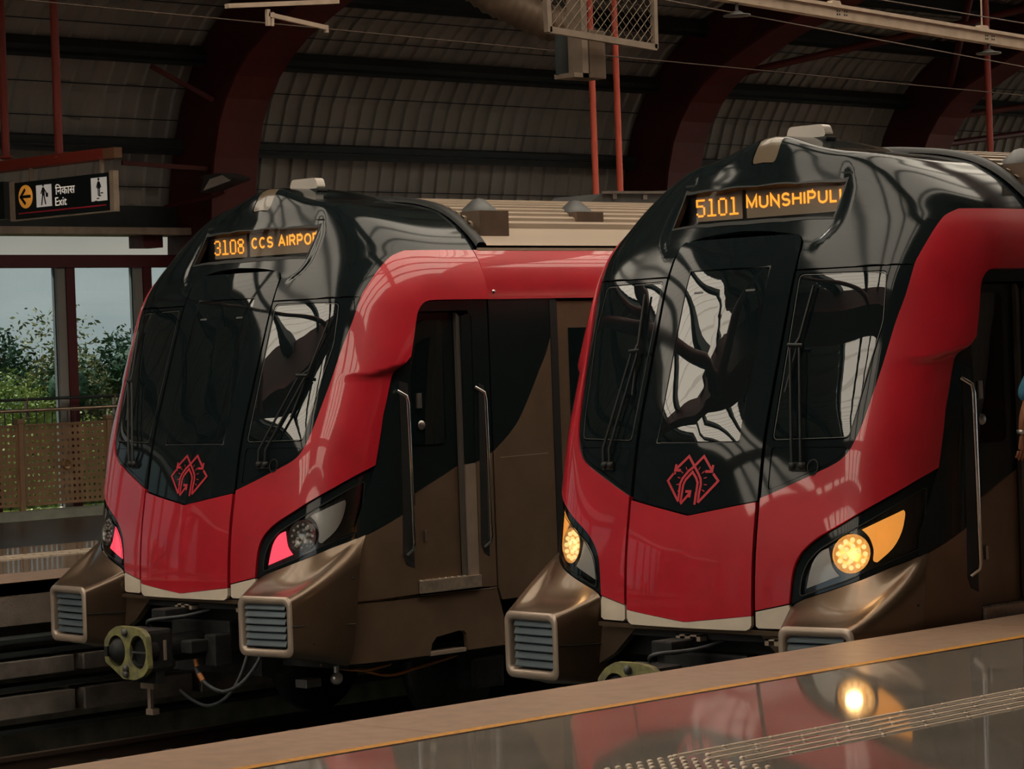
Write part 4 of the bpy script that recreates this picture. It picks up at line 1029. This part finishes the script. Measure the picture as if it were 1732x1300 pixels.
# arches (box section) : depth from the sheets to the intrados
def arch(y,label,ww=.5,m='arch'):
    r=empty('roof_arch',(0,y,0),label,'arch')
    ins=[];outs=[]
    for i,l in enumerate(np.linspace(0.02,LEN_[-1]-.02,64)):
        x,z=pat(l);t_=pnr(l);n_=Vector((t_.y,-t_.x));d=.90-.20*min(1,l/4) if l<LEN_[-1]/2 else .90-.20*min(1,(LEN_[-1]-l)/4)
        outs.append((x+n_.x*.045,z+n_.y*.045));ins.append((x+n_.x*d,z+n_.y*d))
    cl=[(-25.80,PZ)];outs=[(-25.80,PZ),(-25.80,3.0)]+outs+[(1.0,3.0),(1.0,PZ)];ins=[(-24.88,PZ),(-24.88,3.0)]+ins+[(.08,3.0),(.08,PZ)]
    n=len(ins);mb=MB();vs=[(x,yy,z) for yy in(-ww/2,ww/2) for x,z in outs]+[(x,yy,z) for yy in(-ww/2,ww/2) for x,z in ins]
    fs=[]
    for i in range(n-1): fs+= [(i,i+1,2*n+i+1,2*n+i),(n+i,3*n+i,3*n+i+1,n+i+1),(2*n+i,2*n+i+1,3*n+i+1,3*n+i),(i,n+i,n+i+1,i+1)]
    mb.add(vs,fs);mb.obj('web',M[m],r)
    fl=MB()
    for seq in(ins,):
        vs=[]
        for i,(x,z) in enumerate(seq):
            a=Vector(seq[min(i+1,n-1)])-Vector(seq[max(i-1,0)]);a.normalize();q=Vector((a.y,-a.x))*.0
            vs+=[(x,-ww/2-.07,z),(x,ww/2+.07,z),(x+a.y*.035,ww/2+.07,z-a.x*.035),(x+a.y*.035,-ww/2-.07,z-a.x*.035)]
        fs=[]
        for i in range(n-1):
            for k in range(4): fs.append((4*i+k,4*i+(k+1)%4,4*i+4+(k+1)%4,4*i+4+k))
        fl.add(vs,fs)
    fl.obj('flange',M['archf'],r)
    return r
arch(20.85,'dark red steel arch rising behind the left train beside the exit sign')
arch(28.65,'dark red steel arch rising between the two trains behind the red rods')
arch(34.2,'dark red steel arch farthest right, above the right train display')
arch(42.5,'dark red steel arch deepest in the station, seen at the right edge')
for i,y in enumerate((12.9,5.0,-2.9,-10.8,-18.7,-26.6,-34.5)): arch(y,'dark red steel arch outside the picture, %s in front of the trains'%('first','second','third','fourth','fifth','sixth','seventh')[i])
# diagonal bracing pipes reflected in the glass and visible at right
def brace(a,c,r,lab,g):
    b=MB();b.tube([a,c],r,10);return tag(b.obj('brace_pipe',M['archf']),lab,'brace',g)
G='red bracing pipes between the roof arches'
for (a,c,lb) in [((-24.6,34.5,6.0),(-22.5,42,6.95),'slim red bracing pipe rising away between the two farthest arches'),((-26.0+1.1,34.5,5.6),(-25.0,42,6.4),'lowest slim red bracing pipe between the two farthest arches'),((-22.5,34.5,7.0),(-24.8,42,5.7),'slim red bracing pipe falling away between the two farthest arches'),((-20,28.9,7.6),(-24.2,34,6.4),'slim red bracing pipe falling away from the arch above the red rods'),((-24.3,28.9,6.3),(-20.0,34,7.6),'slim red bracing pipe rising away from the arch above the red rods')]:
    brace(a,c,.05,lb,G)
for q,(a,c) in enumerate([((-24,5.2,6.2),(-18,12.7,8.0)),((-24,12.7,6.2),(-18,5.2,8.0)),((-18,5.2,8.0),(-12,12.7,8.4)),((-18,12.7,8.0),(-12,5.2,8.4)),((-21,5.2,7.2),(-21,12.7,7.2)),((-16,5.2,8.2),(-16,12.7,8.2))]):
    brace(a,c,.09,'red bracing pipe outside the picture, '+('falling left of the outer cross','rising left of the outer cross','falling in the inner cross','rising in the inner cross','straight through the outer cross','straight through the inner cross')[q],'bracing pipes outside the picture')
# knee braces at the first arch
for (a,c) in [((-25.05,19.9,6.10),(-24.80,20.58,5.72)),((-25.25,19.6,5.02),(-24.95,20.58,4.95))]:
    b=MB();b.bar(a,c,.05,.05);tag(b.obj('knee_brace',M['archf']),'thin dark red angle brace running %s into the left arch'%('from the middle purlin' if a[2]>5.5 else 'from the lower purlin'),'brace')
# red rods
for y,z1,lab in((21.73,5.52,'shorter bright red rod standing behind the left train roof'),(22.11,6.9,'taller bright red rod standing behind the left train roof')):
    r=empty('red_rod',(-20,y,PZ),lab,'rod');b=MB();b.tube([(0,0,0),(0,0,z1-PZ+(.9 if z1<6 else .9))],.034,12);b.obj('shaft',M['redpole'],r)
    b=MB();b.lathe([(.034,3.20),(.065,3.205),(.065,3.235),(.034,3.24)],(0,0,0),'z',14);b.obj('collar',M['orangep'],r)
for x,y,z0,z1,lab in((-22.91,17,4.85,6.6,'red hanger pipe holding the right end of the exit sign beam'),(-23.81,17,4.92,6.7,'red hanger pipe at the left picture edge above the exit sign')):
    r=MB();r.tube([(x,y,z0),(x,y,z1+.8)],.042,12);r.lathe([(.05,z0-.03),(.07,z0-.02),(.07,z0)],(x,y,0),'z',12);tag(r.obj('hanger_pipe',M['redpoled']),lab,'pipe')
b=MB();b.tube([(-20,28.9,4.6),(-20,28.9,8.2)],.04,12);tag(b.obj('hanger_pipe',M['redpoled']),'slim red vertical pipe at the right edge above the right train','pipe')
# sign beam and exit sign
sb=empty('sign_beam',(-22.9,17,4.84),'red steel beam carrying the exit sign','beam')
b=MB();b.box(-1.3,.76,-.05,.05,-.065,.035);b.box(-1.3,.76,-.09,.09,-.075,-.065);b.obj('beam',M['redpoled'],sb)
b=MB();b.box(.76,.94,-.05,.05,-.07,.03);b.obj('beam_end',M['beamend'],sb)
es=empty('exit_sign',(-22.815,16.97,4.446),'black hanging sign reading Exit with orange arrow and walking figures','sign')
b=MB();b.box(-.785,.785,-.03,.06,-.185,.185);b.obj('housing',M['signblk'],es)
b=MB()
b.box(.785,.85,-.035,.03,-.20,.20);b.box(-.87,-.785,-.035,.03,-.20,.20);b.box(-.785,.785,-.035,.03,-.20,-.188);b.obj('frame',M['tanpaint'],es)
for x in(.62,-.55):
    b=MB();b.box(x,x+.02,-.02,.02,.18,.34);b.obj('hanger',M['tanpaint'],es)
Y=-.032
def sgn(fn,m,name,par=es): b=MB();fn(b);o=b.obj(name,M[m],par);return o
def quad(b,x0,x1,z0,z1,y=Y): b.box(x0,x1,y-.002,y+.002,z0,z1)
sgn(lambda b:b.lathe([(0,-.002),(.118,-.002),(.118,.002)],(-.60,Y,.035),'y',28),'signorg','arrow_disc')
def arrow(b):
    y=Y-.004
    b.bar((-.68,y,.035),(-.51,y,.035),.003,.03,(0,0,1))
    b.bar((-.69,y,.025),(-.60,y,.11),.003,.03,(0,0,1));b.bar((-.69,y,.045),(-.60,y,-.04),.003,.03,(0,0,1))
sgn(arrow,'signblk','arrow')
PNL=[(-.416,-.163),(.49,.74)]
for a0,a1 in PNL: sgn(lambda b:quad(b,a0,a1,-.085,.135 if a0<0 else .145),'signwht','pictogram_panel')
def man(b,cx_,cz,s,walk):
    y=Y-.004
    b.lathe([(0,-.001),(.013*s,-.001),(.013*s,.001)],(cx_,y,cz+.085*s),'y',12)
    if walk:
        b.add([(cx_-.014*s,y,cz+.065*s),(cx_+.016*s,y,cz+.065*s),(cx_+.022*s,y,cz-.005*s),(cx_-.022*s,y,cz-.005*s)],[(0,1,2,3)])
        b.bar((cx_+.008*s,y,cz+.055*s),(cx_+.045*s,y,cz+.01*s),.002,.012*s);b.bar((cx_-.01*s,y,cz+.055*s),(cx_-.035*s,y,cz+.01*s),.002,.011*s)
        b.bar((cx_-.008*s,y,cz),(cx_-.03*s,y,cz-.09*s),.002,.015*s);b.bar((cx_+.008*s,y,cz),(cx_+.03*s,y,cz-.085*s),.002,.015*s)
        b.box(cx_+.035*s,cx_+.068*s,y-.001,y+.001,cz-.022*s,cz+.014*s)
    else:
        b.add([(cx_-.012*s,y,cz+.068*s),(cx_+.012*s,y,cz+.068*s),(cx_+.024*s,y,cz+.005*s),(cx_-.024*s,y,cz+.005*s)],[(0,1,2,3)])
        for q in(-1,1): b.bar((cx_+q*.012*s,y,cz+.06*s),(cx_+q*.032*s,y,cz+.015*s),.002,.009*s);b.bar((cx_+q*.009*s,y,cz+.01*s),(cx_+q*.009*s,y,cz-.055*s),.002,.012*s)
        for k in range(4): b.box(cx_-.06*s+.028*s*k,cx_-.06*s+.028*s*k+.034*s,y-.001,y+.001,cz-.105*s+.022*s*k,cz-.095*s+.022*s*k)
sgn(lambda b:man(b,-.295,.035,1.15,True),'signblk','walking_figure')
sgn(lambda b:man(b,.615,.03,1.15,False),'signblk','stairs_figure')
text_obj('lettering','Exit',M['signwht'],es,lambda x,z:(x,Y-.003,z),-.10,.085,-.09,-.005,bold=.004)
text_obj('hindi_lettering','\u093f\u0928\u0915\u093e\u0938',M['signwht'],es,lambda x,z:(x,Y-.003,z),-.095,.226,.02,.125,bold=.004)
sgn(lambda b:b.box(-.728,.72,Y-.003,Y,-.137,-.123),'signred','red_line')
s2=empty('exit_sign',(-24.58,17,4.47),'dark sign cut off by the left picture edge, beside the exit sign','sign')
b=MB();b.box(-.75,.79,-.06,.06,-.19,.19);b.obj('housing',M['signblk'],s2)
b=MB();b.box(.42,.66,-.066,-.062,-.10,.13);b.obj('pictogram_panel',M['signwht'],s2)
b=MB();b.bar((.50,-.068,.10),(.62,-.068,-.01),.002,.03);b.bar((.50,-.068,.0),(.60,-.068,-.06),.002,.02);b.bar((.46,-.068,.03),(.52,-.068,-.08),.002,.03);b.obj('escalator_figure',M['signblk'],s2)
# floodlight on the first arch
fl=empty('floodlight',(-24.2,20.2,4.72),'grey floodlight on a bracket in front of the left arch','floodlight')
b=MB();b.prism([(-.28,-.08),(.28,.02),(.33,.05),(.05,.12),(-.2,.11)],lambda u,v,d:(u,d,v),-.12,.12);b.obj('housing',M['greyp'],fl)
b=MB();b.add([(-.22,-.125,-.06),(.26,-.125,.02),(.12,-.125,.09),(-.10,-.125,.06)],[(0,1,2,3)]);b.obj('lens',M['white'],fl)
b=MB();b.bar((-.65,.25,-.12),(-.1,.1,-.08),.04,.03);b.bar((-.8,.35,.14),(-.1,.1,.12),.04,.03);b.bar((-1.3,.2,-.17),(-.35,.2,-.10),.05,.03);b.obj('bracket',M['archf'],fl)
# overhead wires
for a,c,r,lab in (((-16.0,-4,5.5),(-19.6,40,5.5),.006,'thin overhead wire running above the left train from picture edge to edge'),
                  ((-13.3,10,5.52),(-17.2,28.6,5.42),.0055,'thin overhead wire crossing above the right train display'),
                  ((-12.7,10,5.5),(-15.2,28.6,5.47),.0055,'thin overhead wire in the top right corner')):
    b=MB();b.tube([tuple(a[i]+(c[i]-a[i])*t for i in range(3)) for t in np.linspace(0,1,12)],r,6);tag(b.obj('overhead_wire',M['wire']),lab,'wire')
# cable tray with lamps, top right
ct=empty('cable_tray',(-15,19.6,5.48),'pale painted cable tray hanging across the top right with two disc lamps','cable tray')
b=MB()
b.bar((0,-3.2,.20),(0,4.2,-.10),.09,.10);b.bar((.06,-3.2,.25),(.06,4.2,-.04),.02,.03);b.obj('tray',M['tanpaint'],ct)
for yy,zz in((-1.5,.03),(2.1,-.10)):
    b=MB();b.lathe([(0,.03),(.03,.03),(.06,.01),(.115,0),(.115,-.012),(0,-.02)],(0,yy,zz-.045),'z',20);b.tube([(0,yy,zz-.03),(0,yy,zz+.07)],.014,8);b.obj('disc_lamp',M['greyp'],ct)
for yy,zz in((-.15,.13),(2.05,.045)):
    b=MB();b.prism([(-.09,0),(.09,0),(.05,.06),(-.05,.06)],lambda u,v,d:(d,u,v),-.06,.0);b.tube([(-.03,0,.05),(-.03,0,1.5)],.008,6);o=b.obj('hanger',M['tanpaint'],ct);o.location=(0,yy,zz)
b=MB()
for yy,zz in((-.15,.075),(2.05,-.015)):
    for i in range(2):
        for j in range(2):
            for q in(0,.10): b.box(.044,.048,yy-.06+.03*i+q,yy-.045+.03*i+q,zz-.02+.03*j,zz-.005+.03*j)
b.obj('bolt',M['rubber'],ct)
# mesh screen and hanging box
ms=empty('mesh_screen',(-16.5,17.4,5.46),'tan framed chain-link screen hanging at the top centre','screen')
b=MB();b.bar((0,0,0),(0,1.37,-.08),.05,.055);b.bar((0,0,-.02),(0,-.02,.75),.05,.05);b.bar((0,1.36,-.09),(0,1.37,.75),.05,.045);b.obj('frame',M['tandark'],ms)
b=MB()
for k in range(-8,16):
    a=k*.095
    for s_ in(1,-1):
        p0=[a if s_>0 else a+.75,0];p1=[a+.75 if s_>0 else a,.75]
        # clip to 0..1.36 along y
        y_0,z_0,y_1,z_1=p0[0],0,p1[0],.75
        t0=0;t1=1;d=y_1-y_0
        ta=(0-y_0)/d;tb=(1.36-y_0)/d;lo,hi=min(ta,tb),max(ta,tb);t0=max(0,lo);t1=min(1,hi)
        if t1>t0:
            f=lambda t:(0,y_0+d*t,z_1*t-.05*(y_0+d*t)+.0);b.tube([f(t0),f(t1)],.004,4,cap=False)
tag(b.obj('wire_mesh',M['tandark'],ms),kind='stuff')
hb=empty('hanging_box',(-16.8,18.1,5.1),'brown equipment box hanging under the mesh screen','box')
b=MB();b.box(-.12,.12,-.0,.21,0,.42,bev=.008);b.obj('case',M['ventbr'],hb)
b=MB();b.box(-.12,.12,-.20,-.01,.0,.04);b.box(-.05,.12,-.09,-.015,0,1.3);b.obj('bracket',M['tandark'],hb)
b=MB();b.box(-.10,-.06,-.2,-.0,.03,.42);b.obj('side_plate',M['archd'],hb)
b=MB()
P=[(-19.3,18.9,6.5),(-19.1,19.4,6.15),(-18.9,19.9,5.93),(-18.8,20.1,5.9)]
for i in range(46):
    t=i/45;p=[np.interp(t*3,[0,1,2,3],[q[j] for q in P]) for j in range(3)];P_=p
pts=[tuple(np.interp(t,[0,1,2,3],[q[j] for q in P]) for j in range(3)) for t in np.linspace(0,3,60)]
b.tube(pts,[.17+.012*math.sin(i*2.1) for i in range(60)],14);tag(b.obj('air_duct',M['ductm']),'ribbed flexible air duct hanging at the top centre left of the mesh screen','duct')
tr2=empty('cable_tray',(-17,14.7,5.5),'pale perforated rail with end bracket hanging top left of centre','cable tray')
b=MB();b.bar((0,-.42,.02),(0,.75,.13),.05,.035);b.obj('rail',M['tanpaint'],tr2)
b=MB();b.bar((0,.0,-.02),(0,.62,-.09),.03,.035);b.bar((0,0,.02),(0,0,-.11),.03,.03);b.bar((0,.05,.0),(0,.04,-.11),.02,.03);b.bar((0,.62,-.07),(0,.62,-.13),.03,.02);b.obj('bracket',M['tanpaint'],tr2)
# trees beyond the glazed wall
def tree(x,y,ztop,r,m,lab,n=15000,seed=0,size=.09):
    R=random.Random(seed);t=empty('tree',(x,y,-9),lab,'tree')
    b=MB();b.tube([(0,0,0),(.2,.1,5),(0,.3,ztop+9-r)],[.35,.28,.15],8)
    for k in range(6): a=k*1.05;b.tube([(0,.2,ztop+9-2*r),(math.cos(a)*r*.6,math.sin(a)*r*.6,ztop+9-r*.6)],[.12,.04],5)
    b.obj('trunk',M['bark'],t)
    b=MB();bl=[(R.uniform(-.75,.75)*r,R.uniform(-.75,.75)*r,ztop+9-r*R.uniform(.35,1.6),r*R.uniform(.28,.5)) for _ in range(16)]
    if m=='leafd':
        for c in bl: b.ball(c[:3],c[3]*.62,5)
    for i in range(n):
        c=R.choice(bl);u=Vector((R.gauss(0,1),R.gauss(0,1),R.gauss(0,1))).normalized()*c[3]*R.uniform(.45,1.08)
        p=Vector(c[:3])+u;a=Vector((R.gauss(0,1),R.gauss(0,1),R.gauss(0,.6))).normalized()*size*R.uniform(.5,1.3);q=a.cross(Vector((R.gauss(0,1),R.gauss(0,1),R.gauss(0,1)))).normalized()*a.length*.5
        b.add([p-a,p+q*.8,p+a,p-q*.8],[(0,1,2,3)])
    tag(link('foliage',b.mesh('foliage',M[m],fix=False),None,t),kind='stuff')
tree(-62,44.5,4.3,3.4,'leafd','dark round tree highest on the left behind the glass',seed=1,n=45000)
tree(-60,41,3.5,3.0,'leafd','dark tree at the left picture edge behind the glass',seed=2,n=9000)
tree(-57,41.6,2.6,2.0,'leafl','yellow-green bush-like tree in front of the dark trees',seed=3,n=26000,size=.065)
tree(-58,45.5,3.6,2.7,'leafm','olive speckled tree right of the red post behind the glass',seed=4,n=45000,size=.10)
tree(-66,50,4.2,3.4,'leafm','olive tree mostly hidden behind the left train',seed=5)
tree(-54,37,1.9,2.4,'leafl','low bright green tree near the railing at the left edge',seed=6,size=.10)
tree(-70,38,3.2,3.6,'leafd','dark tree far behind the left picture edge',seed=7)
for i,(x,y,z,r_) in enumerate([(-45,-24,3.5,6),(-58,-30,4,7),(-36,-34,2.5,5),(-70,-18,4.5,7),(-34,-52,3,6),(-52,-8,4,5),(-60,6,4,6),(-10,-54,3.5,7)]):
    tree(x,y,z,r_,'leafd','dark tree outside the picture, %s along the street'%ORD[i].replace(' lowest','').replace('lowest','first'),seed=20+i,n=1200,size=.8)
# ------------------------------------------------------------------ person by the cab door, mostly outside the frame
def skin_fig(name,chains,m,par,sub=2):
    vs=[];es_=[];rad=[];idx={}
    for ch in chains:
        prev=None
        for p,r in ch:
            k=tuple(round(c,4) for c in p)
            if k not in idx: idx[k]=len(vs);vs.append(p);rad.append(r)
            i=idx[k]
            if prev is not None and prev!=i: es_.append((prev,i))
            prev=i
    me=bpy.data.meshes.new(name);me.from_pydata(vs,es_,[]);o=bpy.data.objects.new(name,me);COL.objects.link(o)
    sk=o.modifiers.new('s','SKIN');sk.use_smooth_shade=True
    for i,v in enumerate(me.skin_vertices[0].data):
        r=rad[i];v.radius=r if isinstance(r,tuple) else (r,r)
    me.skin_vertices[0].data[0].use_root=True
    o.modifiers.new('u','SUBSURF').levels=sub;o.modifiers['u'].render_levels=sub
    dg=bpy.context.evaluated_depsgraph_get();dg.update();m2=bpy.data.meshes.new_from_object(o.evaluated_get(dg))
    bpy.data.objects.remove(o);m2.materials.clear();m2.materials.append(m);m2.polygons.foreach_set('use_smooth',[True]*len(m2.polygons))
    return link(name,m2,None,par)
pr=empty('person',(-9.07,13.84,PZ),'person in a blue shirt and tan trousers cut off by the right picture edge','person',rz=math.radians(152))
# local frame: person faces +X(local); y left
hip=(0,0,.96)
skin_fig('body',[[(hip,(.12,.15)),((0,0,1.12),(.11,.15)),((0,0,1.30),(.12,.17)),((.0,0,1.44),(.09,.13)),((.0,0,1.52),.055),((.01,0,1.60),.07)],
 [((0,0,1.44),(.09,.13)),((0,.19,1.42),.055),((-.02,.31,1.17),.042),((.0,.315,1.11),.034),((.02,.31,1.05),.026)],
 [((0,0,1.44),(.09,.13)),((0,-.19,1.42),.055),((.0,-.25,1.17),.042),((.10,-.25,.96),.032),((.13,-.25,.91),.026)],
 [(hip,(.12,.15)),((0,.10,.90),.10),((.03,.11,.50),.06),((0,.11,.10),.042),((.0,.11,.07),.045)],
 [(hip,(.12,.15)),((0,-.10,.90),.10),((.05,-.11,.50),.06),((.04,-.11,.10),.042),((.04,-.11,.07),.045)]],M['skin'],pr)
skin_fig('shirt',[[((0,0,1.0),(.135,.17)),((0,0,1.15),(.135,.175)),((0,0,1.32),(.14,.19)),((0,0,1.45),(.10,.15)),((0,0,1.50),.075)],
 [((0,0,1.45),(.10,.15)),((0,.20,1.43),.075),((.0,.305,1.23),.075)],[((0,0,1.45),(.10,.15)),((0,-.20,1.43),.075),((.0,-.24,1.26),.068)]],M['shirt'],pr)
skin_fig('trousers',[[((0,0,1.10),(.13,.19)),((0,0,.97),(.14,.20)),((0,.12,.86),.13),((.03,.11,.50),.08),((0,.11,.12),.065)],
 [((0,0,.95),(.14,.17)),((0,-.10,.86),.11),((.05,-.11,.50),.08),((.04,-.11,.12),.065)]],M['trous'],pr)
b=MB();b.ball((.02,0,1.70),.105,10,(1,.80,1.2));b.ball((.125,0,1.69),.018,4,(1,.8,1.4));b.ball((.03,.085,1.69),.022,4,(.8,.5,1.3));b.ball((.03,-.085,1.69),.022,4,(.8,.5,1.3))
b.tube([(.112,-.022,1.645),(.116,0,1.643),(.112,.022,1.645)],.006,5);b.obj('head',M['skin'],pr)
b=MB();b.ball((.102,.033,1.712),.012,5);b.ball((.102,-.033,1.712),.012,5);b.obj('eye',M['shoe'],pr)
b=MB();b.ball((-.005,0,1.745),.108,10,(1,.85,.95));b.obj('hair',M['hair'],pr)
for sg,hx,hz,d in((1,.025,1.04,(.15,0,-1)),(-1,.145,.885,(.25,0,-1))):
    D=Vector(d).normalized();side=Vector((0,1,0));c0=Vector((hx,.31 if sg>0 else -.25,hz));up_=D.cross(side)
    ch=[[(tuple(c0-D*.02),.022),(tuple(c0+D*.05),(.030,.016)),(tuple(c0+D*.085),(.032,.014))]]
    hand=skin_fig('hand',ch,M['skin'],pr,1)
    for k,(o_,ln) in enumerate(((-.028,.062),(-.010,.074),(.010,.070),(.027,.054))):
        p=c0+D*.08+side*o_;q=p+D*ln*.5+up_*.008;r_=p+D*ln*.85+up_*.03
        skin_fig('finger',[[(tuple(p),.009),(tuple(q),.0085),(tuple(r_),.007)]],M['skin'],hand,1)
    p=c0+D*.02-side*.022*sg;skin_fig('thumb',[[(tuple(p),.011),(tuple(p+D*.03-side*.022*sg+up_*.01),.0095),(tuple(p+D*.058-side*.026*sg+up_*.02),.0075)]],M['skin'],hand,1)
b=MB();b.lathe([(.034,-.012),(.038,-.008),(.038,.008),(.034,.012)],(.018,.312,1.07),'z',16);b.obj('wristband',M['steel'],pr)
for sg in(1,-1):
    b=MB();b.ball((.06 if sg>0 else .10,.11*sg,.045),.06,7,(2.1,.75,.75));b.obj('shoe',M['shoe'],pr)
